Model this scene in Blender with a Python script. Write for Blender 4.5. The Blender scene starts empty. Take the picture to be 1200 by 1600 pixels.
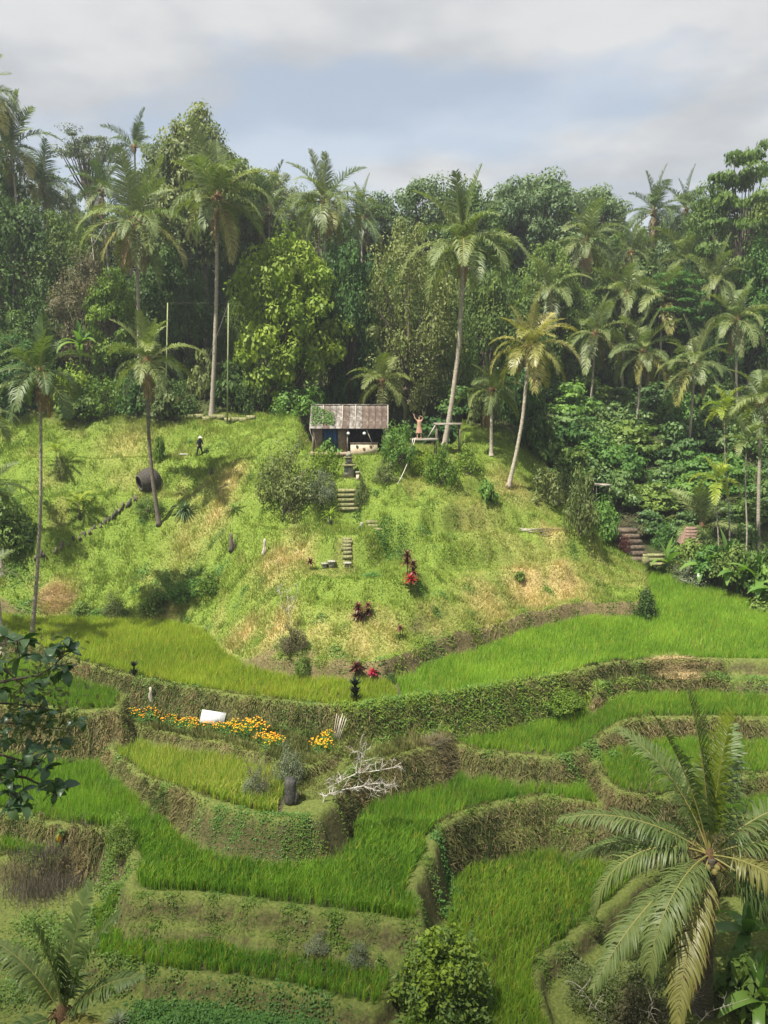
import bpy, bmesh, math, random
import numpy as np
from mathutils import Vector, Matrix

random.seed(11)
rng = np.random.default_rng(11)
sc = bpy.context.scene
col = sc.collection
R = math.radians

# ------------------------------------------------------------------ camera
CAM = np.array([0.0, 0.0, 20.0])
PITCH = R(8.75)
FPX = 1300.0                                  # focal length in photo pixels (photo 1200 x 1600)
cam = bpy.data.cameras.new('camera')
cam.sensor_fit = 'VERTICAL'; cam.sensor_height = 36.0
cam.lens = 36.0 * FPX / 1600.0
cam.clip_start = 0.1; cam.clip_end = 6000
camo = bpy.data.objects.new('camera', cam); col.objects.link(camo)
camo.location = CAM; camo.rotation_euler = (math.pi / 2 - PITCH, 0, 0)
sc.camera = camo

# ------------------------------------------------------------------ sky, sun, exposure
SUN_DIR = Vector((-0.38, -0.34, 1.0)).normalized()      # towards the sun: high, from the left, a little behind the camera
sun_el = math.asin(SUN_DIR.z); sun_az = math.atan2(SUN_DIR.x, SUN_DIR.y)
world = bpy.data.worlds.new('World'); sc.world = world; world.use_nodes = True
nt = world.node_tree; nt.nodes.clear()
wo = nt.nodes.new('ShaderNodeOutputWorld'); bg = nt.nodes.new('ShaderNodeBackground')
sky = nt.nodes.new('ShaderNodeTexSky'); sky.sky_type = 'NISHITA'; sky.sun_disc = False
sky.sun_elevation = sun_el; sky.sun_rotation = sun_az; sky.dust_density = 2.0; sky.air_density = 1.2
tc = nt.nodes.new('ShaderNodeTexCoord'); sep = nt.nodes.new('ShaderNodeSeparateXYZ')
nt.links.new(tc.outputs['Generated'], sep.inputs[0])
zc = nt.nodes.new('ShaderNodeMath'); zc.operation = 'MAXIMUM'; zc.inputs[1].default_value = 0.02
nt.links.new(sep.outputs['Z'], zc.inputs[0])
zo = nt.nodes.new('ShaderNodeMath'); zo.operation = 'ADD'; zo.inputs[1].default_value = 0.16
nt.links.new(zc.outputs[0], zo.inputs[0])
dx = nt.nodes.new('ShaderNodeMath'); dx.operation = 'DIVIDE'
dy = nt.nodes.new('ShaderNodeMath'); dy.operation = 'DIVIDE'
nt.links.new(sep.outputs['X'], dx.inputs[0]); nt.links.new(zo.outputs[0], dx.inputs[1])
nt.links.new(sep.outputs['Y'], dy.inputs[0]); nt.links.new(zo.outputs[0], dy.inputs[1])
cmb = nt.nodes.new('ShaderNodeCombineXYZ')
nt.links.new(dx.outputs[0], cmb.inputs[0]); nt.links.new(dy.outputs[0], cmb.inputs[1])
cmb.inputs[2].default_value = 3.7
cn = nt.nodes.new('ShaderNodeTexNoise'); cn.inputs['Scale'].default_value = 1.15
cn.inputs['Detail'].default_value = 6.0; cn.inputs['Roughness'].default_value = 0.5
nt.links.new(cmb.outputs[0], cn.inputs['Vector'])
cr = nt.nodes.new('ShaderNodeMapRange'); cr.interpolation_type = 'SMOOTHSTEP'
cr.inputs['From Min'].default_value = 0.38; cr.inputs['From Max'].default_value = 0.60
nt.links.new(cn.outputs['Fac'], cr.inputs['Value'])
cz = nt.nodes.new('ShaderNodeMapRange'); cz.interpolation_type = 'SMOOTHSTEP'   # the cloud layer thins out towards the horizon
cz.inputs['From Min'].default_value = 0.10; cz.inputs['From Max'].default_value = 0.36
nt.links.new(sep.outputs['Z'], cz.inputs['Value'])
cm = nt.nodes.new('ShaderNodeMath'); cm.operation = 'MULTIPLY_ADD'
nt.links.new(cr.outputs[0], cm.inputs[0]); nt.links.new(cz.outputs[0], cm.inputs[1]); cm.inputs[2].default_value = 0.54
cm.use_clamp = True
skym = nt.nodes.new('ShaderNodeMix'); skym.data_type = 'RGBA'
SKY_STRENGTH = 0.074
c2n = nt.nodes.new('ShaderNodeTexNoise'); c2n.inputs['Scale'].default_value = 2.1; c2n.inputs['Detail'].default_value = 5.0
nt.links.new(cmb.outputs[0], c2n.inputs['Vector'])
ccm = nt.nodes.new('ShaderNodeMix'); ccm.data_type = 'RGBA'       # grey and white cloud, before the background strength
c2r = nt.nodes.new('ShaderNodeMapRange'); c2r.interpolation_type = 'SMOOTHSTEP'; c2r.inputs['From Min'].default_value = .36; c2r.inputs['From Max'].default_value = .64
nt.links.new(c2n.outputs['Fac'], c2r.inputs['Value']); nt.links.new(c2r.outputs[0], ccm.inputs[0])
ccm.inputs[6].default_value = (3.0, 3.15, 3.35, 1); ccm.inputs[7].default_value = (4.2, 4.22, 4.25, 1)
nt.links.new(ccm.outputs[2], skym.inputs[7])
nt.links.new(cm.outputs[0], skym.inputs[0]); nt.links.new(sky.outputs[0], skym.inputs[6])
nt.links.new(skym.outputs[2], bg.inputs[0]); bg.inputs[1].default_value = SKY_STRENGTH
nt.links.new(bg.outputs[0], wo.inputs[0])

sl = bpy.data.lights.new('sun', 'SUN'); sl.energy = 4.4; sl.angle = R(0.6); sl.color = (1.0, 0.95, 0.84)
so = bpy.data.objects.new('sun', sl); col.objects.link(so)
so.rotation_euler = SUN_DIR.to_track_quat('Z', 'Y').to_euler(); so.location = SUN_DIR * 300

sc.view_settings.view_transform = 'Standard'; sc.view_settings.look = 'None'
sc.view_settings.gamma = 1.0; sc.view_settings.use_curve_mapping = False
sc.view_settings.exposure = 1.28
HAZE = 0.0005                                 # density of the air
sc.cycles.max_bounces = 4; sc.cycles.diffuse_bounces = 2; sc.cycles.glossy_bounces = 2
sc.cycles.transmission_bounces = 3; sc.cycles.transparent_max_bounces = 16; sc.cycles.volume_bounces = 0
sc.cycles.use_denoising = True
sc.cycles.sample_clamp_indirect = 6.0

# ------------------------------------------------------------------ pixel helpers (photo pixels -> points of the place)
cp, sp = math.cos(PITCH), math.sin(PITCH)
def ray(px, py):
    a = (px - 600.0) / FPX; b = (800.0 - py) / FPX
    return np.array([a, cp + b * sp, -sp + b * cp])
def at_y(px, py, Y):
    d = ray(px, py); return CAM + d * (Y / d[1])
def at_z(px, py, z):
    d = ray(px, py); return CAM + d * ((z - CAM[2]) / d[2])
def mpp(Y, z=12.0):                            # metres per photo pixel at distance Y
    return (Y * cp + (CAM[2] - z) * sp) / FPX

# ------------------------------------------------------------------ noise
_lat = rng.random((256, 256))
def vnoise(x, y):
    x = np.asarray(x, float); y = np.asarray(y, float)
    xi = np.floor(x).astype(int); yi = np.floor(y).astype(int)
    fx = x - xi; fy = y - yi
    fx = fx * fx * (3 - 2 * fx); fy = fy * fy * (3 - 2 * fy)
    a = _lat[xi & 255, yi & 255]; b = _lat[(xi + 1) & 255, yi & 255]
    c = _lat[xi & 255, (yi + 1) & 255]; d = _lat[(xi + 1) & 255, (yi + 1) & 255]
    return (a * (1 - fx) + b * fx) * (1 - fy) + (c * (1 - fx) + d * fx) * fy
def fbm(x, y, o=4):
    s = 0; a = 0.5; n = 0
    for k in range(o):
        s = s + a * vnoise(x * 2 ** k + 17.3 * k, y * 2 ** k + 9.1 * k); n += a; a *= 0.5
    return s / n
def sstep(a, b, x):
    t = np.clip((x - a) / (b - a), 0, 1); return t * t * (3 - 2 * t)

# ------------------------------------------------------------------ mesh helpers
def np_mesh(name, V, F, mats, mi=None, tint=None, smooth=False, attrs=None):
    V = np.asarray(V, np.float32); me = bpy.data.meshes.new(name)
    if not isinstance(F, (list, tuple)): F = [F]
    F = [np.asarray(f, np.int32) for f in F if len(f)]
    nl = sum(f.size for f in F); npoly = sum(len(f) for f in F)
    me.vertices.add(len(V)); me.vertices.foreach_set('co', V.ravel())
    me.loops.add(nl); me.loops.foreach_set('vertex_index', np.concatenate([f.ravel() for f in F]))
    me.polygons.add(npoly)
    tot = np.concatenate([np.full(len(f), f.shape[1], np.int32) for f in F])
    st = np.concatenate([[0], np.cumsum(tot)[:-1]]).astype(np.int32)
    me.polygons.foreach_set('loop_start', st); me.polygons.foreach_set('loop_total', tot)
    for m in (mats if isinstance(mats, (list, tuple)) else [mats]): me.materials.append(m)
    if mi is not None: me.polygons.foreach_set('material_index', np.asarray(mi, np.int32))
    if smooth: me.polygons.foreach_set('use_smooth', np.ones(npoly, bool))
    A = dict(attrs or {})
    if tint is not None: A['tint'] = tint
    for k, v in A.items():
        at = me.attributes.new(k, 'FLOAT', 'POINT'); at.data.foreach_set('value', np.asarray(v, np.float32))
    me.update(calc_edges=True)
    return me
def link(name, data, parent=None, loc=None, rot=None, scale=None):
    o = bpy.data.objects.new(name, data); col.objects.link(o)
    if parent is not None: o.parent = parent
    if loc is not None: o.location = loc
    if rot is not None: o.rotation_euler = rot
    if scale is not None: o.scale = scale if hasattr(scale, '__len__') else (scale,) * 3
    return o
def tag(o, label=None, cat=None, group=None, kind=None):
    if label: o['label'] = label
    if cat: o['category'] = cat
    if group: o['group'] = group
    if kind: o['kind'] = kind
    return o
def thing(name, loc, label, cat, group=None, rz=0.0):
    return tag(link(name, None, None, loc, (0, 0, rz)), label, cat, group)
def setmat(o, m):
    for s in o.material_slots: s.link = 'OBJECT'; s.material = m
class MB:
    """collects vertices and faces of one mesh"""
    def __init__(s): s.V = []; s.Q = []; s.T = []; s.n = 0; s.t = []
    def add(s, V, Q=None, T=None, tint=None):
        V = np.asarray(V, float).reshape(-1, 3)
        if Q is not None and len(Q): s.Q.append(np.asarray(Q, int) + s.n)
        if T is not None and len(T): s.T.append(np.asarray(T, int) + s.n)
        s.V.append(V); s.n += len(V)
        s.t.append(np.full(len(V), 0.5) if tint is None else np.broadcast_to(np.asarray(tint, float), (len(V),)))
    def box(s, c, d, rz=0.0, rx=0.0, ry=0.0, tint=None, taper=1.0):
        h = np.asarray(d, float) / 2
        v = np.array([[x, y, z] for z in (-1, 1) for y in (-1, 1) for x in (-1, 1)], float)
        v[4:, :2] *= taper
        v = v * h
        M = np.array(Matrix.Rotation(rz, 3, 'Z') @ Matrix.Rotation(ry, 3, 'Y') @ Matrix.Rotation(rx, 3, 'X'))
        s.add(v @ M.T + np.asarray(c, float), Q=[[0, 2, 3, 1], [4, 5, 7, 6], [0, 1, 5, 4], [2, 6, 7, 3], [0, 4, 6, 2], [1, 3, 7, 5]], tint=tint)
    def tube(s, P, r, sides=6, tint=None, cap=True):
        P = np.asarray(P, float); n = len(P)
        r = np.broadcast_to(np.asarray(r, float), (n,))
        T = np.gradient(P, axis=0); T /= np.linalg.norm(T, axis=1)[:, None] + 1e-9
        ref = np.array([0.0, 0.0, 1.0]) if abs(T[:, 2]).mean() < 0.8 else np.array([1.0, 0.0, 0.0])
        A = np.cross(T, ref); A /= np.linalg.norm(A, axis=1)[:, None] + 1e-9
        B = np.cross(T, A)
        an = np.linspace(0, 2 * np.pi, sides, endpoint=False)
        V = P[:, None, :] + r[:, None, None] * (A[:, None, :] * np.cos(an)[None, :, None] + B[:, None, :] * np.sin(an)[None, :, None])
        i = np.arange(n - 1)[:, None] * sides; j = np.arange(sides)[None, :]; j2 = (j + 1) % sides
        Q = np.stack([i + j, i + j2, i + sides + j2, i + sides + j], -1).reshape(-1, 4)
        V = V.reshape(-1, 3); Tt = None
        if cap:
            V = np.vstack([V, P[-1:], P[:1]])
            k = (n - 1) * sides
            Tt = [[k + a, k + (a + 1) % sides, n * sides] for a in range(sides)] + [[(a + 1) % sides, a, n * sides + 1] for a in range(sides)]
        s.add(V, Q, Tt, tint)
    def lathe(s, prof, sides=12, c=(0, 0, 0), tint=None):
        prof = np.asarray(prof, float); an = np.linspace(0, 2 * np.pi, sides, endpoint=False)
        V = np.stack([prof[:, None, 0] * np.cos(an), prof[:, None, 0] * np.sin(an), np.repeat(prof[:, 1:2], sides, 1)], -1).reshape(-1, 3) + np.asarray(c, float)
        i = np.arange(len(prof) - 1)[:, None] * sides; j = np.arange(sides)[None, :]; j2 = (j + 1) % sides
        s.add(V, np.stack([i + j, i + j2, i + sides + j2, i + sides + j], -1).reshape(-1, 4), None, tint)
    def mesh(s, name, mats, smooth=False):
        F = []
        if s.Q: F.append(np.concatenate(s.Q))
        if s.T: F.append(np.concatenate(s.T))
        return np_mesh(name, np.concatenate(s.V), F, mats, None, np.concatenate(s.t), smooth)
    def build(s, name, mats, parent=None, loc=None, rot=None, smooth=False):
        return link(name, s.mesh(name, mats, smooth), parent, loc, rot)

# ------------------------------------------------------------------ materials
def new_mat(name):
    m = bpy.data.materials.new(name); m.use_nodes = True
    n = m.node_tree; n.nodes.clear(); return m, n
def leaf_mat(name, c1, c2, trans=0.30, rough=0.55, spec=0.25, dry=None, var=0.25, tcol=None, nscale=None):
    """c1..c2 by the per-leaf tint; each object shifts a little in value; optional third colour by the attribute dry"""
    m, n = new_mat(name); L = n.links
    out = n.nodes.new('ShaderNodeOutputMaterial'); a = n.nodes.new('ShaderNodeAttribute'); a.attribute_name = 'tint'
    mx = n.nodes.new('ShaderNodeMix'); mx.data_type = 'RGBA'
    mx.inputs[6].default_value = (*c1, 1); mx.inputs[7].default_value = (*c2, 1); L.new(a.outputs['Fac'], mx.inputs[0])
    c = mx.outputs[2]
    if dry is not None:
        a2 = n.nodes.new('ShaderNodeAttribute'); a2.attribute_name = 'dry'
        m2 = n.nodes.new('ShaderNodeMix'); m2.data_type = 'RGBA'; m2.inputs[7].default_value = (*dry, 1)
        L.new(a2.outputs['Fac'], m2.inputs[0]); L.new(c, m2.inputs[6]); c = m2.outputs[2]
    oi = n.nodes.new('ShaderNodeObjectInfo'); hs = n.nodes.new('ShaderNodeHueSaturation')
    mr = n.nodes.new('ShaderNodeMapRange'); mr.inputs['To Min'].default_value = 1 - var; mr.inputs['To Max'].default_value = 1 + var
    L.new(oi.outputs['Random'], mr.inputs['Value']); L.new(mr.outputs[0], hs.inputs['Value'])
    mh = n.nodes.new('ShaderNodeMapRange'); mh.inputs['To Min'].default_value = 0.515; mh.inputs['To Max'].default_value = 0.485
    L.new(oi.outputs['Random'], mh.inputs['Value']); L.new(mh.outputs[0], hs.inputs['Hue'])
    L.new(c, hs.inputs['Color']); c = hs.outputs[0]
    b = n.nodes.new('ShaderNodeBsdfPrincipled'); b.inputs['Roughness'].default_value = rough
    b.inputs['Specular IOR Level'].default_value = spec; L.new(c, b.inputs['Base Color'])
    if trans > 0:
        t = n.nodes.new('ShaderNodeBsdfTranslucent')
        g = n.nodes.new('ShaderNodeMix'); g.data_type = 'RGBA'; g.blend_type = 'MULTIPLY'; g.inputs[0].default_value = 1.0
        g.inputs[7].default_value = (*(tcol or (1.35, 1.5, 0.6)), 1); L.new(c, g.inputs[6]); L.new(g.outputs[2], t.inputs['Color'])
        ms = n.nodes.new('ShaderNodeMixShader'); ms.inputs[0].default_value = trans
        L.new(b.outputs[0], ms.inputs[1]); L.new(t.outputs[0], ms.inputs[2]); L.new(ms.outputs[0], out.inputs[0])
    else: L.new(b.outputs[0], out.inputs[0])
    return m
def rough_mat(name, c1, c2, scale=3.0, rough=0.85, bump=0.3, stretch=(1, 1, 1), detail=5.0, c3=None, lo=0.35, hi=0.65, coord='Object', spec=0.2, dist=0.02, metal=0.0):
    m, n = new_mat(name); L = n.links
    out = n.nodes.new('ShaderNodeOutputMaterial'); b = n.nodes.new('ShaderNodeBsdfPrincipled'); L.new(b.outputs[0], out.inputs[0])
    b.inputs['Roughness'].default_value = rough; b.inputs['Specular IOR Level'].default_value = spec; b.inputs['Metallic'].default_value = metal
    t = n.nodes.new('ShaderNodeTexCoord'); mp = n.nodes.new('ShaderNodeMapping'); mp.inputs['Scale'].default_value = stretch
    L.new(t.outputs[coord], mp.inputs[0])
    no = n.nodes.new('ShaderNodeTexNoise'); no.inputs['Scale'].default_value = scale; no.inputs['Detail'].default_value = detail
    no.inputs['Roughness'].default_value = 0.65; L.new(mp.outputs[0], no.inputs['Vector'])
    cr = n.nodes.new('ShaderNodeValToRGB'); e = cr.color_ramp.elements
    e[0].position = lo; e[0].color = (*c1, 1); e[1].position = hi; e[1].color = (*c2, 1)
    if c3: k = e.new((lo + hi) / 2); k.color = (*c3, 1)
    L.new(no.outputs['Fac'], cr.inputs[0])
    oi = n.nodes.new('ShaderNodeObjectInfo'); hs = n.nodes.new('ShaderNodeHueSaturation')
    mr = n.nodes.new('ShaderNodeMapRange'); mr.inputs['To Min'].default_value = 0.82; mr.inputs['To Max'].default_value = 1.18
    L.new(oi.outputs['Random'], mr.inputs['Value']); L.new(mr.outputs[0], hs.inputs['Value']); L.new(cr.outputs[0], hs.inputs['Color'])
    L.new(hs.outputs[0], b.inputs['Base Color'])
    if bump:
        bp = n.nodes.new('ShaderNodeBump'); bp.inputs['Strength'].default_value = bump; bp.inputs['Distance'].default_value = dist
        L.new(no.outputs['Fac'], bp.inputs['Height']); L.new(bp.outputs[0], b.inputs['Normal'])
    return m

M = {}
# foliage
M['rice'] = leaf_mat('rice_green', (0.080, 0.190, 0.022), (0.185, 0.335, 0.036), 0.42, 0.5, 0.2, dry=(0.34, 0.33, 0.05), var=0.0)
M['rice_bright'] = leaf_mat('rice_bright', (0.170, 0.285, 0.030), (0.300, 0.420, 0.052), 0.42, 0.5, 0.2, dry=(0.38, 0.36, 0.06), var=0.0)
M['rice_ripe'] = leaf_mat('rice_ripening', (0.145, 0.245, 0.028), (0.270, 0.360, 0.052), 0.40, 0.5, 0.2, dry=(0.42, 0.38, 0.09), var=0.0)
M['grass'] = leaf_mat('hill_grass', (0.110, 0.185, 0.026), (0.240, 0.320, 0.058), 0.32, 0.6, 0.15, dry=(0.52, 0.42, 0.20), var=0.0)
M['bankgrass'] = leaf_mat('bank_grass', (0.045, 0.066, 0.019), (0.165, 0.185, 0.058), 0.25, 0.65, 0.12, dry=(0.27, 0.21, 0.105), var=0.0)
M['weed'] = leaf_mat('weed_leaf', (0.057, 0.127, 0.023), (0.127, 0.218, 0.034), 0.30, 0.5, 0.25, var=0.0)
M['deadgrass'] = leaf_mat('dead_grass', (0.10, 0.090, 0.066), (0.20, 0.175, 0.125), 0.15, 0.8, 0.1, var=0.0, tcol=(1.2, 1.1, .9))
M['straw'] = leaf_mat('straw', (0.42, 0.30, 0.16), (0.62, 0.47, 0.27), 0.2, 0.7, 0.15, var=0.0, tcol=(1.2, 1.1, .8))
M['dark'] = leaf_mat('leaf_dark', (0.039, 0.078, 0.020), (0.108, 0.166, 0.035), 0.25, 0.58, 0.18)
M['deep'] = leaf_mat('leaf_deep_green', (0.033, 0.082, 0.024), (0.091, 0.170, 0.038), 0.25, 0.58, 0.18)
M['mid'] = leaf_mat('leaf_mid', (0.062, 0.122, 0.022), (0.149, 0.215, 0.042), 0.27)
M['olive'] = leaf_mat('leaf_olive', (0.072, 0.107, 0.031), (0.176, 0.208, 0.065), 0.27)
M['yellow'] = leaf_mat('leaf_yellow_green', (0.085, 0.157, 0.019), (0.195, 0.275, 0.034), 0.33)
M['lime'] = leaf_mat('leaf_lime', (0.130, 0.210, 0.020), (0.270, 0.350, 0.040), 0.35)
M['fresh'] = leaf_mat('leaf_fresh_green', (0.061, 0.149, 0.029), (0.143, 0.253, 0.046), 0.32)
M['blue'] = leaf_mat('leaf_blue_green', (0.062, 0.120, 0.044), (0.156, 0.211, 0.088), 0.22)
M['grey'] = leaf_mat('leaf_grey_green', (0.098, 0.127, 0.075), (0.190, 0.218, 0.132), 0.22)
M['slope'] = leaf_mat('leaf_slope_creeper', (0.056, 0.121, 0.035), (0.146, 0.220, 0.057), 0.25, 0.5, 0.3)
M['brownleaf'] = leaf_mat('leaf_brownish', (0.075, 0.072, 0.036), (0.150, 0.132, 0.066), 0.2)
M['blackleaf'] = leaf_mat('leaf_black_green', (0.012, 0.018, 0.014), (0.034, 0.044, 0.030), 0.1)
M['red'] = leaf_mat('leaf_red', (0.20, 0.012, 0.020), (0.46, 0.035, 0.050), 0.25, 0.4, 0.35, tcol=(1.3, .7, .7))
M['maroon'] = leaf_mat('leaf_maroon', (0.055, 0.014, 0.016), (0.150, 0.040, 0.032), 0.2, 0.4, 0.35, tcol=(1.3, .8, .7))
M['orange'] = leaf_mat('marigold_petal', (0.70, 0.27, 0.012), (0.82, 0.55, 0.035), 0.25, 0.6, 0.15, tcol=(1.2, 1.0, .5))
M['bigleaf'] = leaf_mat('leaf_large_glossy', (0.042, 0.098, 0.042), (0.105, 0.182, 0.070), 0.2, 0.33, 0.5, tcol=(1.3, 1.5, .5))
M['palm'] = leaf_mat('palm_leaflet', (0.097, 0.140, 0.045), (0.198, 0.240, 0.086), 0.28, 0.48, 0.35, var=.22)
M['palm_near'] = leaf_mat('palm_leaflet_near', (0.085, 0.135, 0.038), (0.190, 0.245, 0.080), 0.30, 0.45, 0.4, var=.15)
M['palm_dark'] = leaf_mat('palm_leaflet_dark', (0.053, 0.095, 0.031), (0.123, 0.171, 0.056), 0.25, 0.48, 0.35, var=.2)
M['palm_yellow'] = leaf_mat('palm_leaflet_yellow', (0.185, 0.190, 0.050), (0.330, 0.310, 0.100), 0.3, 0.4, 0.4, var=.2)
M['palm_lime'] = leaf_mat('palm_leaflet_lime', (0.170, 0.230, 0.025), (0.330, 0.370, 0.050), 0.32, 0.4, 0.4, var=.15)
M['palm_dead'] = leaf_mat('palm_dead_leaflet', (0.20, 0.13, 0.065), (0.34, 0.235, 0.125), 0.15, 0.7, 0.15, tcol=(1.2, 1.0, .7))
M['midrib'] = leaf_mat('palm_midrib', (0.21, 0.20, 0.055), (0.30, 0.27, 0.085), 0.0, 0.45, 0.35, var=.15)
M['banana'] = leaf_mat('banana_leaf', (0.075, 0.165, 0.030), (0.150, 0.260, 0.050), 0.35, 0.35, 0.5)
# wood, stone, things
M['trunk_grey'] = rough_mat('palm_trunk_grey', (0.18, 0.15, 0.115), (0.46, 0.41, 0.33), 5.0, stretch=(1, 1, 5), bump=.5)
M['trunk_dark'] = rough_mat('palm_trunk_dark', (0.07, 0.058, 0.046), (0.19, 0.16, 0.125), 5.0, stretch=(1, 1, 6), bump=.5)
M['bark'] = rough_mat('bark', (0.060, 0.048, 0.036), (0.170, 0.140, 0.105), 6.0, stretch=(1, 1, .4), bump=.5)
M['bark_pale'] = rough_mat('bark_pale', (0.22, 0.19, 0.15), (0.46, 0.42, 0.35), 5.0, stretch=(1, 1, .5), bump=.4)
M['deadwood'] = rough_mat('weathered_wood', (0.27, 0.235, 0.19), (0.52, 0.47, 0.40), 7.0, bump=.4)
M['white_wood'] = rough_mat('bleached_wood', (0.36, 0.33, 0.28), (0.60, 0.56, 0.50), 7.0, bump=.3)
M['fibre'] = rough_mat('palm_fibre', (0.085, 0.052, 0.030), (0.25, 0.15, 0.075), 18.0, bump=.6)
M['coconut'] = rough_mat('coconut_husk', (0.15, 0.16, 0.04), (0.30, 0.24, 0.09), 4.0, rough=.5, bump=.1)
M['plank'] = rough_mat('grey_plank', (0.17, 0.145, 0.115), (0.38, 0.34, 0.28), 4.0, stretch=(1, 8, 8))
M['pole'] = rough_mat('green_bamboo', (0.19, 0.23, 0.085), (0.36, 0.38, 0.19), 3.0, rough=.5, bump=.1)
M['stone'] = rough_mat('grey_stone', (0.16, 0.15, 0.125), (0.42, 0.39, 0.33), 6.0, bump=.5, c3=(.26, .25, .2))
M['stone_dark'] = rough_mat('dark_stone', (0.026, 0.025, 0.024), (0.105, 0.10, 0.09), 9.0, bump=.6)
M['mossy'] = rough_mat('mossy_stone', (0.12, 0.105, 0.07), (0.33, 0.27, 0.17), 5.0, bump=.6, c3=(.15, .17, .06))
M['redstone'] = rough_mat('red_brown_stone', (0.065, 0.050, 0.036), (0.185, 0.145, 0.105), 6.0, bump=.6)
M['plaster'] = rough_mat('cream_plaster', (0.42, 0.32, 0.22), (0.66, 0.55, 0.41), 3.0, bump=.15)
M['mudwall'] = rough_mat('brown_wall', (0.15, 0.11, 0.075), (0.30, 0.23, 0.165), 4.0, bump=.25)
M['darkwall'] = rough_mat('dark_interior_wall', (0.035, 0.032, 0.03), (0.075, 0.07, 0.062), 4.0)
M['bluedoor'] = rough_mat('blue_painted_wood', (0.025, 0.065, 0.17), (0.05, 0.12, 0.27), 6.0, stretch=(6, 1, 1), bump=.15, rough=.6)
M['rust'] = rough_mat('rusty_roof_sheet', (0.050, 0.036, 0.027), (0.17, 0.145, 0.12), 2.2, rough=.75, c3=(.09, .064, .05), bump=.2, lo=.30, hi=.68)
M['rust_pale'] = rough_mat('weathered_roof_sheet', (0.060, 0.048, 0.038), (0.28, 0.26, 0.235), 3.0, rough=.7, c3=(.125, .107, .09), bump=.2, lo=.30, hi=.62)
M['tile'] = rough_mat('red_roof_tile', (0.11, 0.070, 0.052), (0.23, 0.155, 0.115), 7.0, bump=.5)
M['whiteboard'] = rough_mat('white_sheet', (0.42, 0.43, 0.43), (0.60, 0.61, 0.61), 3.0, rough=.5, bump=.05)
M['lampwhite'] = rough_mat('white_globe', (0.75, 0.75, 0.72), (0.82, 0.82, 0.80), 3.0, rough=.35, bump=0)
M['rope'] = rough_mat('pale_rope', (0.52, 0.50, 0.40), (0.70, 0.67, 0.56), 20.0, bump=.2)
M['wire'] = rough_mat('dark_cable', (0.10, 0.10, 0.09), (0.16, 0.15, 0.13), 20.0, bump=0)
M['skin'] = rough_mat('skin', (0.36, 0.215, 0.145), (0.44, 0.28, 0.195), 8.0, rough=.5, bump=0)
M['dress'] = rough_mat('dusty_pink_cloth', (0.40, 0.215, 0.145), (0.54, 0.33, 0.235), 14.0, bump=.2)
M['hair'] = rough_mat('dark_hair', (0.02, 0.015, 0.012), (0.05, 0.037, 0.03), 30.0, rough=.5)
M['darkcloth'] = rough_mat('dark_cloth', (0.010, 0.014, 0.020), (0.034, 0.040, 0.050), 10.0)
M['hat'] = rough_mat('straw_hat', (0.50, 0.46, 0.36), (0.66, 0.62, 0.52), 20.0)
M['wicker'] = rough_mat('dark_wicker', (0.020, 0.018, 0.016), (0.120, 0.105, 0.090), 16.0, stretch=(1, 1, 3), bump=.8)
M['cloud'], _n = new_mat('cloud_white')                    # thin cloud: much of the light passes
_o = _n.nodes.new('ShaderNodeOutputMaterial'); _d = _n.nodes.new('ShaderNodeBsdfDiffuse'); _d.inputs[0].default_value = (.8, .8, .8, 1)
_t = _n.nodes.new('ShaderNodeBsdfTransparent'); _x = _n.nodes.new('ShaderNodeMixShader'); _x.inputs[0].default_value = .15
_n.links.new(_t.outputs[0], _x.inputs[1]); _n.links.new(_d.outputs[0], _x.inputs[2]); _n.links.new(_x.outputs[0], _o.inputs[0])

# ------------------------------------------------------------------ terrain
def zpoly(pts, zdef):
    out = []
    for p in pts:
        z = p[2] if len(p) > 2 else zdef
        out.append(at_z(p[0], p[1], z)[:2])
    return np.array(out)
def sdist(P, poly):
    """signed distance to a polygon, positive inside"""
    x, y = P[:, 0], P[:, 1]; d2 = np.full(len(P), 1e18); ins = np.zeros(len(P), bool)
    n = len(poly)
    for i in range(n):
        a = poly[i]; b = poly[(i + 1) % n]; e = b - a
        wx = x - a[0]; wy = y - a[1]
        t = np.clip((wx * e[0] + wy * e[1]) / (e @ e + 1e-12), 0, 1)
        d2 = np.minimum(d2, (wx - t * e[0]) ** 2 + (wy - t * e[1]) ** 2)
        c = (a[1] > y) != (b[1] > y)
        with np.errstate(divide='ignore', invalid='ignore'):
            xi = e[0] * (y - a[1]) / e[1] + a[0]
        ins ^= c & (x < xi)
    d = np.sqrt(d2); return np.where(ins, d, -d)

def z_upper(x, y):  return 4.6 + 0.09 * np.maximum(0, y - 46) * sstep(3, 9, x)
def z_flower(x, y): return 2.1 + 1.0 * sstep(-12, -6.5, x)
def z_rmid(x, y):   return 2.6 + 0.6 * sstep(9.0, 12.5, x)
def z_bed(x, y):    return 2.75 + 0.75 * sstep(-12, -6.5, x)
def const(v): return lambda x, y: np.full_like(np.asarray(x, float), v)
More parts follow.
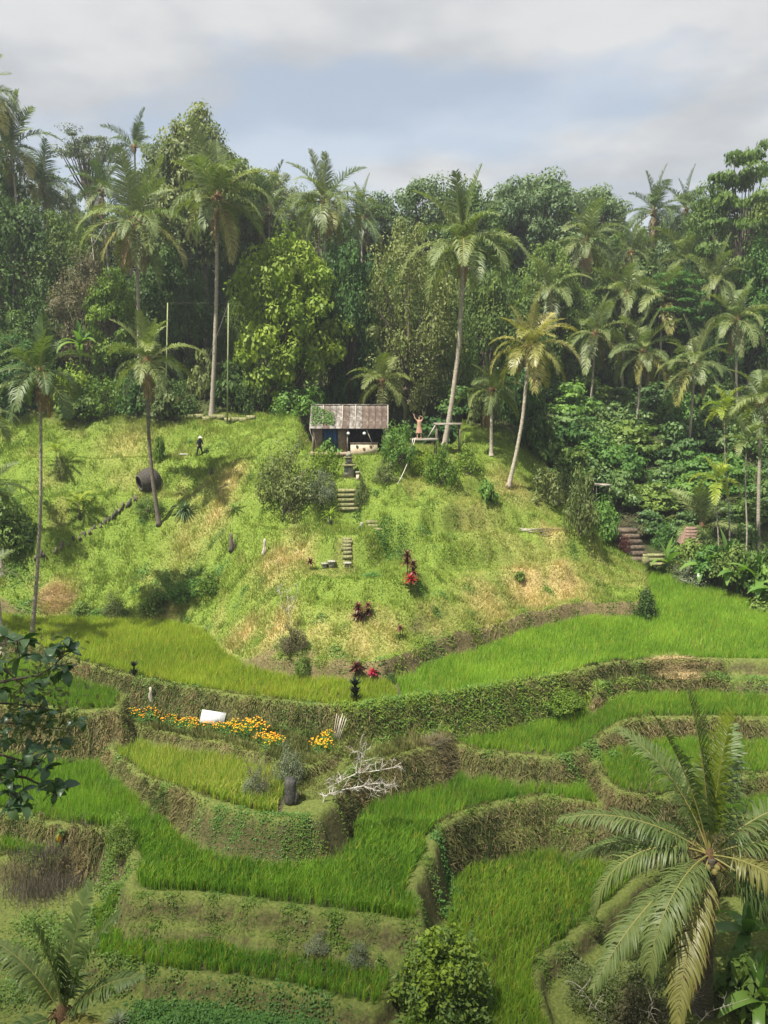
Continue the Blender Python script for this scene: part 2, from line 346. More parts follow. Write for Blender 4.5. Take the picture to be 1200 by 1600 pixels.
# each plateau: name, height function, outline (photo pixels on its own level, optional third number = level there), bund lip
PL = [
 ('ground_left', const(-0.45), [(-600, 1380), (100, 1380), (640, 1400), (650, 1560), (625, 1650), (600, 1900), (-700, 1900)], 0.0),
 ('ground_right', const(-1.25), [(700, 1200), (1500, 1200), (1700, 1900), (700, 1900)], 0.0),
 ('lower_left', const(0.15), [(140, 1505), (187, 1520), (233, 1528), (333, 1536), (400, 1545), (470, 1562), (533, 1580), (587, 1592), (613, 1570), (622, 1548), (640, 1470), (600, 1400), (400, 1380), (180, 1380), (130, 1440)], .15),
 ('ledge', const(0.65), [(186, 1425), (204, 1446), (300, 1451), (400, 1462), (520, 1480), (590, 1500), (640, 1500), (668, 1480), (660, 1440), (600, 1380), (400, 1370), (200, 1370)], .05),
 ('lower_right', const(-0.6), [(590, 1800), (600, 1650), (640, 1560), (690, 1400), (680, 1300), (760, 1230), (1000, 1230), (1300, 1300), (1300, 1330), (1080, 1345), (1010, 1375), (945, 1432), (900, 1474), (852, 1508), (845, 1545), (868, 1605), (885, 1660), (900, 1800)], .12),
 ('left_strip', const(0.5), [(-300, 1300), (0, 1345), (60, 1350), (110, 1338), (150, 1330), (170, 1300), (100, 1200), (-300, 1200)], .12),
 ('centre', const(1.4), [(-300, 1250), (0, 1272), (67, 1293), (110, 1299), (160, 1306), (197, 1333), (205, 1360), (193, 1387), (213, 1404), (300, 1408), (400, 1420), (500, 1433), (600, 1450), (640, 1457), (664, 1463), (667, 1433), (654, 1400), (652, 1380), (677, 1340), (678, 1315), (700, 1291), (733, 1275), (800, 1259), (850, 1252), (910, 1262), (1000, 1278), (1100, 1283), (1400, 1283), (1400, 1050), (-300, 1050)], .16),
 ('flower', z_flower, [(110, 1120, 2.1), (150, 1162, 2.1), (200, 1203, 2.3), (267, 1240, 2.7), (330, 1262, 3.1), (380, 1276, 3.1), (440, 1284, 3.1), (498, 1280, 3.1), (522, 1258, 3.1), (530, 1228, 3.1), (560, 1200, 3.1), (600, 1165, 3.1), (640, 1040, 3.1), (110, 1000, 2.1)], .14),
 ('bed', z_bed, [(165, 1108, 2.75), (200, 1128, 2.8), (250, 1142, 2.95), (330, 1160, 3.4), (430, 1188, 3.5), (480, 1200, 3.5), (520, 1185, 3.5), (560, 1150, 3.5), (600, 1000, 3.5), (165, 1000, 2.75)], .06),
 ('elbow_ledge', const(0.4), [(700, 1340), (715, 1324), (740, 1314), (800, 1302), (850, 1295), (910, 1304), (1000, 1318), (1100, 1322), (1400, 1322), (1400, 1150), (700, 1150)], .04),
 ('shelf', const(3.2), [(530, 1182), (560, 1192), (620, 1182), (680, 1169), (706, 1150), (720, 1100), (700, 1000), (540, 1000)], .04),
 ('right_small', const(2.25), [(925, 1195), (940, 1228), (965, 1244), (1040, 1252), (1120, 1230), (1200, 1215), (1400, 1215), (1400, 1060), (900, 1060)], .14),
 ('right_mid', z_rmid, [(690, 1140, 2.6), (700, 1164, 2.6), (740, 1178, 2.6), (800, 1185, 2.6), (883, 1190, 2.6), (917, 1173, 2.7), (950, 1152, 2.85), (983, 1138, 3.0), (1020, 1128, 3.15), (1100, 1126, 3.2), (1200, 1128, 3.2), (1400, 1130, 3.2), (1400, 1000, 3.2), (690, 1000, 2.6)], .15),
 ('upper_ledge', const(3.95), [(930, 1085), (960, 1068), (1080, 1064), (1200, 1066), (1420, 1072), (1420, 980), (930, 980)], .05),
 ('left_small', const(3.75), [(-300, 1090), (60, 1108), (100, 1115), (190, 1115), (198, 1085), (230, 1000), (-300, 950)], .14),
 ('upper', z_upper, [(-300, 985), (-60, 985), (40, 1010), (100, 1032), (150, 1046), (210, 1063), (300, 1081), (400, 1097), (480, 1107), (560, 1111), (640, 1099), (760, 1085), (810, 1073), (900, 1056, 4.6), (930, 1045), (967, 1034, 4.8), (1080, 1029, 4.8), (1200, 1031, 4.8), (1420, 1037, 4.8), (1500, 800), (-400, 800)], .16),
]
PLXY = [zpoly(p[2], float(p[1](0.0, 40.0)) if p[0] not in ('flower', 'bed') else 3.0) for p in PL]
KNOLL = zpoly([(-300, 945, 4.7), (-60, 950, 4.7), (60, 968, 4.6), (120, 964, 4.6), (180, 972, 4.6), (260, 974, 4.6), (320, 986, 4.6), (340, 1010, 4.6), (370, 1036, 4.6), (430, 1051, 4.6), (500, 1063, 4.6), (600, 1066, 4.6), (625, 1058, 4.6), (660, 1040, 4.6), (720, 1016, 4.7),
   (800, 996, 4.75), (900, 971, 5.0), (1000, 966, 5.1), (1014, 950, 5.2), (1010, 930, 5.5), (1005, 908, 5.7), (1030, 885, 6.0), (1060, 906, 5.8), (1110, 919, 5.6), (1160, 936, 5.5), (1200, 951, 5.3), (1330, 990, 5.0)], 4.6)
KNOLL = np.vstack([KNOLL, [[120, 45], [200, 300], [-200, 300], [-120, 48]]])
CTRL = [  # knoll and hills: photo pixel and distance
 (540, 1064, 41.4), (540, 1010, 43.2), (540, 962, 45.2), (540, 930, 47.6), (540, 905, 49.2), (540, 880, 51.2), (540, 840, 52.6), (540, 820, 54.2), (545, 792, 55.6), (545, 762, 57.2), (545, 740, 58.8), (545, 708, 61),
 (480, 930, 47.5), (480, 885, 51), (470, 1000, 43.6), (640, 930, 47.8), (640, 885, 50.8), (620, 1000, 44.2), (600, 840, 53.2), (480, 830, 54.5), (620, 800, 55.8), (640, 750, 59.3), (600, 720, 61),
 (680, 1000, 45.2), (720, 960, 47.8), (800, 966, 50.2), (900, 930, 53.5), (1000, 928, 56.2), (720, 900, 51), (800, 900, 53.2), (900, 860, 57.2), (960, 870, 59), (720, 830, 55), (820, 830, 57.2), (700, 770, 58.2), (800, 780, 60.2), (760, 738, 62.5), (700, 715, 64), (860, 815, 60.5), (930, 845, 61),
 (400, 990, 46.4), (350, 960, 50.6), (400, 900, 51.4), (340, 900, 54.6), (300, 950, 53.2), (250, 940, 54.2), (180, 940, 54.4), (100, 940, 54.6), (0, 940, 54.4), (-100, 930, 54.4), (420, 840, 54.6), (330, 850, 57), (250, 880, 57), (150, 880, 57.4), (60, 880, 57.4), (-60, 870, 57.2),
 (400, 780, 58.2), (320, 790, 60.2), (240, 800, 60.4), (150, 810, 60.8), (60, 820, 60.4), (-60, 810, 60.4), (400, 730, 61.6), (300, 730, 64.2), (200, 740, 64.2), (100, 750, 64.2), (0, 740, 64.2), (450, 700, 63), (400, 665, 68), (300, 660, 70.5), (200, 665, 70), (100, 670, 70), (0, 660, 70), (-100, 650, 70),
 (1040, 886, 62.5), (1100, 905, 60.6), (1200, 935, 56.8), (1300, 960, 54), (960, 815, 68), (1020, 850, 67), (1100, 850, 66), (1200, 880, 63), (900, 770, 70), (1000, 760, 74), (1100, 770, 73), (1200, 790, 71), (950, 690, 80), (1100, 680, 82), (1200, 690, 80), (860, 700, 74), (1000, 620, 92), (1150, 610, 92), (800, 690, 70), (760, 650, 76), (600, 660, 70), (500, 650, 72),
]
CP = [at_y(*c) for c in CTRL] + [np.array(p, float) for p in [(-60, 100, 25), (-25, 100, 25), (0, 100, 25), (30, 105, 25), (80, 105, 26), (-60, 140, 32), (0, 140, 31), (60, 140, 32), (-90, 70, 19), (-45, 85, 21), (0, 85, 20.5), (95, 62, 9), (70, 80, 16), (-60, 47, 6), (-100, 47, 6), (95, 45, 5), (0, 220, 38), (-130, 200, 40), (130, 200, 40), (130, 110, 28), (-130, 120, 30), (0, 300, 42), (-200, 300, 42), (200, 300, 42)]]
CP = np.array(CP)
def _tps(r2): return np.where(r2 > 1e-12, r2 * np.log(np.maximum(r2, 1e-12)), 0)
def _fit():
    P = CP[:, :2] / 30.0; n = len(P)
    K = _tps(((P[:, None] - P[None]) ** 2).sum(-1)) + np.eye(n) * 0.002
    A = np.zeros((n + 3, n + 3)); A[:n, :n] = K; A[:n, n] = 1; A[:n, n + 1:] = P; A[n, :n] = 1; A[n + 1:, :n] = P.T
    return np.linalg.solve(A, np.concatenate([CP[:, 2], [0, 0, 0]]))
_W = _fit()
def hill(x, y):
    P = CP[:, :2] / 30.0; n = len(P); X = np.stack([x, y], -1) / 30.0
    out = np.empty(len(X))
    for s in range(0, len(X), 20000):
        q = X[s:s + 20000]
        out[s:s + 20000] = _tps(((q[:, None] - P[None]) ** 2).sum(-1)) @ _W[:n] + _W[n] + q @ _W[n + 1:]
    return out
TIERS = []
for zt, pts in [(7.4, [(480, 946), (540, 954), (640, 952), (680, 938), (660, 922), (600, 920), (500, 924)]), (8.55, [(465, 890), (490, 904), (560, 909), (640, 906), (675, 890), (640, 874), (560, 870), (490, 874)]), (10.45, [(485, 834), (520, 838), (570, 837), (590, 828), (565, 818), (505, 818)]),
                (13.15, [(505, 748), (560, 755), (630, 756), (660, 746), (620, 738), (560, 735), (510, 736)]), (14.9, [(480, 708), (560, 712), (620, 712), (710, 700), (700, 685), (480, 688)])]:
    TIERS.append((zt, zpoly(pts, zt)))
def GH(px, py):
    d = ray(px, py); t = np.linspace(30, 110, 1600); Pq = CAM + t[:, None] * d
    k = int(np.argmax(Pq[:, 2] < hill(Pq[:, 0], Pq[:, 1]))); return Pq[k]
for pts in [[(40, 735), (200, 728), (330, 722), (430, 712), (430, 701), (330, 707), (200, 712), (40, 717)], [(40, 805), (150, 792), (215, 772), (300, 766), (300, 752), (200, 757), (40, 780)], [(60, 878), (120, 850), (190, 806), (230, 790), (240, 780), (180, 790), (110, 832), (50, 862)],
            [(670, 832), (760, 818), (860, 846), (930, 866), (930, 852), (860, 828), (760, 800), (670, 815)], [(700, 902), (780, 892), (880, 905), (880, 887), (780, 870), (700, 882)], [(370, 830), (420, 838), (470, 828), (470, 812), (380, 812)], [(400, 935), (460, 950), (470, 930), (410, 915)], [(690, 800), (760, 770), (820, 785), (820, 772), (760, 755), (690, 785)]]:
    q = np.array([GH(*p) for p in pts]); TIERS.append((float(q[:, 2].mean()), q[:, :2]))
def terrain(x, y):
    P = np.stack([x, y], -1)
    wob = (fbm(x * 1.3, y * 1.3, 3) - .5) * 0.40 + (fbm(x * .45 + 31, y * .45, 2) - .5) * .45
    base = np.where(y < 17.5, -2.0 + (17.5 - np.maximum(y, 0)) * 1.15, -2.0) + (fbm(x * .3, y * .3) - .5) * .8
    base = np.maximum(base, np.where(y < 0, 18.2, -99))
    z = base; own = np.full(len(x), -1)
    near = y < 90
    for k, (nm, zf, _, lip) in enumerate(PL):
        sd = np.full(len(x), -1e3); sd[near] = sdist(P[near], PLXY[k])
        if nm == 'upper': sd[~near] = 5
        sd = sd + wob * .75
        zk = zf(x, y)
        c = zk + lip * sstep(-.05, .12, sd) * sstep(.65, .35, sd) - np.maximum(0, -sd) * (2.9 + wob * 2) + np.where(sd < 0, wob * .35, 0) + (fbm(x * 3, y * 3, 2) - .5) * .06
        up = c > z; z = np.where(up, c, z); own = np.where(up & (sd > -.02), k, np.where(up, 100 + k, own))
    sd = sdist(P, KNOLL) + wob * .6
    h = hill(x, y)
    amp = sstep(0, 3, sd)
    for zt, pg in TIERS:
        q = sdist(P, pg) + wob * .5
        h = h + (zt - h) * sstep(-.9, .3, q)
        amp = amp * (1 - .8 * sstep(-.2, .5, q))
    h = h + amp * ((fbm(x * .45, y * .45, 4) - .5) * .95 + (fbm(x * 1.5, y * 1.5, 3) - .5) * .50)
    h = np.maximum(h, z + .02) * 1.0 if False else h
    rim = .05 + .95 * sstep(0, .22, sd) * sstep(-7.5, -3.5, x) * sstep(62, 58, y)          # cut earth bank at the foot of the hill
    c = np.where(sd > 0, np.maximum(h, z_upper(x, y) + rim * (.8 + .5 * fbm(x * .8, y * .8, 2))), h - np.maximum(0, -sd) * 2.5)
    c = np.where(sd < -4, -99, c)
    up = c > z; z = np.where(up, c, z); own = np.where(up, 200, own)
    return z, own, sd

def spaced(lo, hi, flo, fhi, fine, grow=1.12, mx=6.0):
    mid = list(np.arange(flo, fhi + 1e-6, fine)); a = []; s = fine; v = flo
    while v > lo: s = min(s * grow, mx); v -= s; a.append(v)
    b = []; s = fine; v = fhi
    while v < hi: s = min(s * grow, mx); v += s; b.append(v)
    return np.array(a[::-1] + mid + b)
GX = spaced(-190, 190, -24, 24, 0.17); GY = spaced(-12, 300, 22, 60, 0.17)
gx, gy = np.meshgrid(GX, GY)
GZ, GO, GS = [a.reshape(gx.shape) for a in terrain(gx.ravel(), gy.ravel())]
def Hz(x, y):
    x = np.atleast_1d(np.asarray(x, float)); y = np.atleast_1d(np.asarray(y, float))
    i = np.clip(np.searchsorted(GX, x) - 1, 0, len(GX) - 2); j = np.clip(np.searchsorted(GY, y) - 1, 0, len(GY) - 2)
    u = (x - GX[i]) / (GX[i + 1] - GX[i]); v = (y - GY[j]) / (GY[j + 1] - GY[j])
    return (GZ[j, i] * (1 - u) + GZ[j, i + 1] * u) * (1 - v) + (GZ[j + 1, i] * (1 - u) + GZ[j + 1, i + 1] * u) * v
def h1(x, y): return float(Hz(x, y)[0])
def cell(x, y):
    i = np.clip(np.searchsorted(GX, x) - 1, 0, len(GX) - 2); j = np.clip(np.searchsorted(GY, y) - 1, 0, len(GY) - 2)
    return j, i
def G(px, py):
    """where the view through a photo pixel meets the ground"""
    d = ray(px, py); t = np.linspace(12, 260, 5000); P = CAM + t[:, None] * d
    below = P[:, 2] < Hz(P[:, 0], P[:, 1])
    k = int(np.argmax(below)) if below.any() else len(t) - 1
    p = P[k]; return np.array([p[0], p[1], h1(p[0], p[1])])
gzx = np.gradient(GZ, axis=1) / np.gradient(GX)[None, :]; gzy = np.gradient(GZ, axis=0) / np.gradient(GY)[:, None]
GSLOPE = np.hypot(gzx, gzy)

# zones: where the ground itself is dry grass, bare soil or forest floor
DRY = [(830, 930, 1.7, 1.0), (885, 905, 1.6, 1.0), (765, 955, 1.6, .8), (440, 875, 1.4, .9), (465, 865, 1.0, .7), (430, 985, 1.2, .8), (380, 990, 1.1, .9), (690, 990, 1.2, .5), (340, 800, 1.3, .7), (300, 840, 1.6, .45), (800, 770, 1.6, .6), (360, 745, 1.1, .8),
       (745, 830, 2.0, .35), (600, 990, 1.2, .5), (260, 950, 1.4, .5), (860, 830, 1.0, .9), (200, 690, 2.2, .4), (500, 990, 1.0, .5), (560, 1010, 1.6, .5), (1055, 1050, 1.0, 1.0), (690, 1180, 1.3, .6), (545, 1310, .6, .9), (90, 935, 1.0, 1.0)]
DRYP = [(G(a, b)[:2], r, w) for a, b, r, w in DRY]
SOIL = [(700, 1025, .8), (760, 1008, .9), (840, 985, .9), (920, 965, .9), (980, 952, .7), (480, 1030, 1.0), (540, 1035, 1.0), (420, 1020, .8), (440, 880, .5), (85, 935, 1.0), (560, 960, .5)]
SOILP = [(G(a, b)[:2], r) for a, b, r in SOIL]
def zones(x, y):
    dry = np.clip((fbm(x * .5 + 3, y * .5, 4) - .56) * 1.8, 0, .25)
    for p, r, w in DRYP: dry = np.maximum(dry, w * np.exp(-((x - p[0]) ** 2 + ((y - p[1]) * .8) ** 2) / (r * r)) * (.45 + 1.1 * fbm(x * 2, y * 2, 3)))
    soil = np.zeros_like(x)
    for p, r in SOILP: soil = np.maximum(soil, np.exp(-((x - p[0]) ** 2 + ((y - p[1]) * 1.3) ** 2) / (r * r)) * (.3 + 1.2 * fbm(x * 2.5, y * 2.5, 3)))
    return np.clip(dry, 0, 1), np.clip(soil, 0, 1)
fx, fy = gx.ravel(), gy.ravel()
zd, zs = zones(fx, fy)
zs = np.maximum(zs, (GO.ravel() == 200) * sstep(1.0, 1.7, GSLOPE.ravel()) * (fy < 60) * sstep(1.4, .7, GS.ravel()) * (.5 + .5 * fbm(fx * 1.5, fy * 1.5, 2)))
# forest floor: beyond the garden, and the gully to the right
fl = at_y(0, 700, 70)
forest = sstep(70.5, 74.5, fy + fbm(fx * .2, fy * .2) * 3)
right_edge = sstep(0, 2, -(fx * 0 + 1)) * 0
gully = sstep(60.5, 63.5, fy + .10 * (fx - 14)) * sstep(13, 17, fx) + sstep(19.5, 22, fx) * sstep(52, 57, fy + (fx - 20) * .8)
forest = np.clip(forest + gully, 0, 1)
def terrain_mat():
    m, n = new_mat('terraced_ground'); L = n.links
    out = n.nodes.new('ShaderNodeOutputMaterial'); b = n.nodes.new('ShaderNodeBsdfPrincipled'); L.new(b.outputs[0], out.inputs[0])
    b.inputs['Roughness'].default_value = .9; b.inputs['Specular IOR Level'].default_value = .1
    t = n.nodes.new('ShaderNodeTexCoord')
    def noise(s, d=5.0):
        k = n.nodes.new('ShaderNodeTexNoise'); k.inputs['Scale'].default_value = s; k.inputs['Detail'].default_value = d; k.inputs['Roughness'].default_value = .68
        L.new(t.outputs['Object'], k.inputs['Vector']); return k.outputs['Fac']
    def ramp(f, c1, c2, lo=.35, hi=.65):
        r = n.nodes.new('ShaderNodeValToRGB'); e = r.color_ramp.elements
        e[0].position = lo; e[1].position = hi; e[0].color = (*c1, 1); e[1].color = (*c2, 1); L.new(f, r.inputs[0]); return r.outputs[0]
    def mix(f, a, c):
        x = n.nodes.new('ShaderNodeMix'); x.data_type = 'RGBA'; L.new(f, x.inputs[0]); L.new(a, x.inputs[6]); L.new(c, x.inputs[7]); return x.outputs[2]
    def attr(k):
        a = n.nodes.new('ShaderNodeAttribute'); a.attribute_name = k; return a.outputs['Fac']
    fine = noise(9.0); mid = noise(1.6)
    c = mix(mid, ramp(fine, (.070, .120, .018), (.160, .225, .036)), ramp(fine, (.100, .150, .020), (.200, .250, .050)))
    c = mix(attr('dry'), c, ramp(fine, (.27, .19, .085), (.47, .36, .17)))
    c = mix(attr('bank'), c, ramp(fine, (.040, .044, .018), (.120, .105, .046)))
    c = mix(attr('soil'), c, ramp(fine, (.075, .056, .030), (.195, .150, .080)))
    c = mix(attr('mud'), c, ramp(mid, (.050, .050, .026), (.095, .085, .045)))
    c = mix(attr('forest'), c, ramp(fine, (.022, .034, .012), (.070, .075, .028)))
    L.new(c, b.inputs['Base Color'])
    bp = n.nodes.new('ShaderNodeBump'); bp.inputs['Strength'].default_value = .6; bp.inputs['Distance'].default_value = .08
    L.new(noise(5.0, 8.0), bp.inputs['Height']); L.new(bp.outputs[0], b.inputs['Normal'])
    return m
nxg = len(GX); nyg = len(GY)
ii = (np.arange(nyg - 1)[:, None] * nxg + np.arange(nxg - 1)[None, :]).ravel()
TF = np.stack([ii, ii + 1, ii + nxg + 1, ii + nxg], -1)
go = GO.ravel()
RICE_K = {k for k, p in enumerate(PL) if p[0] not in ('ground_left', 'ground_right', 'ledge', 'bed', 'upper_ledge', 'elbow_ledge', 'shelf')}
mud = np.isin(go, list(RICE_K)).astype(float)
for k in RICE_K:
    s = go == k
    if s.any(): mud[s] = sstep(.4, .7, sdist(np.stack([fx[s], fy[s]], -1), PLXY[k])) * ((fx[s] < -4.1) if PL[k][0] == 'flower' else 1)
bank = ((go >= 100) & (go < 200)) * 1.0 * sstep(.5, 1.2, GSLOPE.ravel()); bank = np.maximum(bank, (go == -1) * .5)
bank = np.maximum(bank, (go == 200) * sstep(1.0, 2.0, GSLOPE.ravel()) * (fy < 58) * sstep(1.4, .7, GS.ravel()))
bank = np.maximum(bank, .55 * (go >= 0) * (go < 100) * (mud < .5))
tm = np_mesh('terrain', np.stack([fx, fy, GZ.ravel()], -1), TF, terrain_mat(), smooth=True,
             attrs={'dry': zd * (go == 200), 'soil': zs, 'forest': forest, 'mud': mud, 'bank': bank})
tag(link('terrain', tm), kind='structure')

# ------------------------------------------------------------------ grass and rice
def in_view(x, y, z, m=90):
    d = np.stack([x, y, z], -1) - CAM
    dep = d[:, 1] * cp - d[:, 2] * sp; up = d[:, 1] * sp + d[:, 2] * cp
    px = 600 + FPX * d[:, 0] / dep; py = 800 - FPX * up / dep
    return (dep > 1) & (px > -m) & (px < 1200 + m) & (py > -m) & (py < 1600 + m)
def blades(P, h, w, lean, az, tint, seg=1, roll=None, rise=None):
    """grass blades: P roots, lean = horizontal reach as a share of the height, az = direction of the lean"""
    n = len(P); d = np.stack([np.cos(az), np.sin(az), np.zeros(n)], -1)
    if roll is None: roll = rng.random(n) * 2 * np.pi
    s = np.stack([np.cos(roll), np.sin(roll), np.zeros(n)], -1) * (w / 2)[:, None]
    up = np.array([0, 0, 1.0])
    if rise is None: rise = 1 - .25 * np.minimum(lean, 2)
    tip = P + up * (h * rise)[:, None] + d * (h * lean)[:, None]
    if seg == 1:
        V = np.stack([P - s, P + s, tip], 1).reshape(-1, 3)
        T = np.arange(n * 3).reshape(-1, 3); return V, None, T, np.repeat(tint, 3)
    mid = P + up * (h * .62)[:, None] + d * (h * lean * .30)[:, None]
    V = np.stack([P - s * .7, P + s * .7, mid - s, mid + s, tip], 1).reshape(-1, 3)
    b = np.arange(n)[:, None] * 5
    Q = b + np.array([0, 1, 3, 2]); T = b + np.array([2, 3, 4]); return V, Q, T, np.repeat(tint, 5)
def blade_obj(name, parts, mat, label, cat=None, dry=None):
    V = []; Q = []; T = []; t = []; n = 0
    for v, q, tr, ti in parts:
        if q is not None: Q.append(q + n)
        T.append(tr + n); V.append(v); t.append(ti); n += len(v)
    F = []
    if Q: F.append(np.concatenate(Q))
    F.append(np.concatenate(T))
    me = np_mesh(name, np.concatenate(V), F, mat, None, np.concatenate(t), attrs=None if dry is None else {'dry': dry})
    o = link(name, me); return tag(o, label, cat, kind='stuff')

def rice(name, which, mat, label, hgt=.55, box=None, spacing=.2, nb=13, width=.026, dryness=.12):
    V = []; P = PLXY[which]
    lo = np.maximum(P.min(0), [-40, 16]); hi = np.minimum(P.max(0), [40, 75])
    if box: lo = np.maximum(lo, box[0]); hi = np.minimum(hi, box[1])
    a, b = np.meshgrid(np.arange(lo[0], hi[0], spacing), np.arange(lo[1], hi[1], spacing))
    p = np.stack([a.ravel(), b.ravel()], -1); p += (rng.random(p.shape) - .5) * spacing * .55
    p += (np.stack([vnoise(p[:, 0] * .5, p[:, 1] * .5), vnoise(p[:, 0] * .5 + 40, p[:, 1] * .5)], -1) - .5) * .8
    j, i = cell(p[:, 0], p[:, 1])
    ok = (GO[j, i] == which) & (GO[j + 1, i + 1] == which) & (GO[j, i + 1] == which) & (GO[j + 1, i] == which)
    p = p[ok]; p = p[sdist(p, P) > (.34 if PL[which][0] == 'lower_left' else .42)]
    z = Hz(p[:, 0], p[:, 1]); k = in_view(p[:, 0], p[:, 1], z); p = p[k]; z = z[k]
    if len(p) == 0: return None
    dist = p[:, 1]
    nbl = nb
    P3 = np.repeat(np.column_stack([p, z - .02]), nbl, 0); n = len(P3)
    big = fbm(P3[:, 0] * .35, P3[:, 1] * .35, 3)
    P3[:, :2] += rng.normal(0, .045, (n, 2))
    h = hgt * (.72 + .42 * rng.random(n)) * (.82 + .36 * big)
    lean = np.abs(rng.normal(.22, .2, n)); az = rng.random(n) * 2 * np.pi
    wind = rng.random(n) < .45; az = np.where(wind, rng.normal(.3, .7, n), az)
    w = width * (.7 + .6 * rng.random(n)) * np.clip(P3[:, 1] / 30, .8, 1.7)
    row = fbm(P3[:, 0] * 2.2, P3[:, 1] * 2.2, 2)
    tint = np.clip(.5 + (big - .5) * 1.9 + (row - .5) * .9 + rng.normal(0, .24, n), 0, 1)
    d = np.clip((rng.random(n) < dryness * (.4 + 1.6 * fbm(P3[:, 0] * .6 + 9, P3[:, 1] * .6, 3))) * .9, 0, 1)
    nearb = P3[:, 1] < 33
    parts = []; dr = []
    for m, sg in ((nearb, 2), (~nearb, 1)):
        if m.any():
            parts.append(blades(P3[m], h[m], w[m], lean[m], az[m], tint[m], sg)); dr.append(np.repeat(d[m], 5 if sg == 2 else 3))
    o = blade_obj(name, parts, mat, label, dry=np.concatenate(dr))
    return o
ID = {p[0]: k for k, p in enumerate(PL)}
rice('rice_paddy', ID['upper'], M['rice_bright'], 'bright green rice paddy curving round the right foot of the hill', .5, box=((.7, 30), (40, 75)), nb=14, dryness=.12)
rice('rice_paddy', ID['upper'], M['rice_bright'], 'long light green rice paddy below the left foot of the hill', .5, box=((-40, 30), (.25, 75)), nb=14, dryness=.2)
rice('rice_paddy', ID['centre'], M['rice'], 'deep green rice paddy bent like an elbow in the middle of the valley', .62, nb=16, dryness=.06)
rice('rice_paddy', ID['lower_right'], M['rice'], 'green rice paddy at the bottom beside the dense round bush', .58, nb=16, dryness=.12)
rice('rice_paddy', ID['lower_left'], M['rice'], 'narrow rice paddy strip below the double grassy bank at bottom left', .5, nb=16, dryness=.2)
rice('rice_paddy', ID['left_strip'], M['rice'], 'small rice paddy at the left edge below the large leaved branches', .55, dryness=.12)
rice('rice_paddy', ID['flower'], M['rice_ripe'], 'yellow green rice paddy just below the orange marigolds', .5, box=((-40, 20), (-4.1, 60)), dryness=.35, nb=15)
rice('rice_paddy', ID['right_mid'], M['rice'], 'green rice paddy below the long weedy bank on the right', .55, dryness=.10, nb=15)
rice('rice_paddy', ID['right_small'], M['rice'], 'small rice paddy half hidden behind the big foreground palm', .5, dryness=.15, nb=15)
rice('rice_paddy', ID['left_small'], M['rice'], 'tiny dark green rice paddy beside the large leaved branches', .6, dryness=.05, nb=15)

def scatter(n, lo, hi):
    x = lo[0] + rng.random(n) * (hi[0] - lo[0]); y = lo[1] + rng.random(n) * (hi[1] - lo[1])
    z = Hz(x, y); k = in_view(x, y, z, 60); return x[k], y[k], z[k]
def hill_grass():
    x, y, z = scatter(520000, (-36, 40), (72, 72)) if False else scatter(700000, (-40, 42), (36, 78))
    j, i = cell(x, y); k = (GO[j, i] == 200)
    fo = forest.reshape(gx.shape)[j, i]; k &= fo < .45
    x, y, z = x[k], y[k], z[k]; j, i = j[k], i[k]; n = len(x)
    sl = GSLOPE[j, i]; d, s = zones(x, y)
    s = np.maximum(s, sstep(1.0, 1.7, sl) * sstep(1.4, .7, GS[j, i]) * (y < 60)); keep = rng.random(n) > s * .6; x, y, z, sl, d = x[keep], y[keep], z[keep], sl[keep], d[keep]; j, i = j[keep], i[keep]; n = len(x)
    clump = fbm(x * 1.1, y * 1.1, 3); rough = sstep(.45, .65, fbm(x * .28 + 5, y * .28, 3))
    tuft = sstep(.55, .75, fbm(x * 1.9 + 3, y * 1.9, 2))
    h = (.06 + .10 * clump + .20 * rough * clump + .30 * d * clump + .22 * tuft) * (.6 + .8 * rng.random(n))
    down = np.arctan2(-gzy[j, i], -gzx[j, i])
    az = np.where(rng.random(n) < .5, down + rng.normal(0, .6, n), rng.random(n) * 6.28)
    w = .035 + .03 * rng.random(n)
    tint = np.clip(.58 + (fbm(x * .35, y * .35, 3) - .5) * 1.5 + (fbm(x * 3, y * 3, 2) - .5) * 1.5 + rng.normal(0, .18, n), 0, 1)
    dd = np.clip(d * (.5 + rng.random(n)) + (rng.random(n) < .10) * .6, 0, 1)
    blade_obj('grass', [blades(np.stack([x, y, z - .02], -1), h, w, np.abs(rng.normal(.35, .3, n)), az, tint)], M['grass'], 'short grass with dry patches covering the hill', dry=np.repeat(dd, 3))
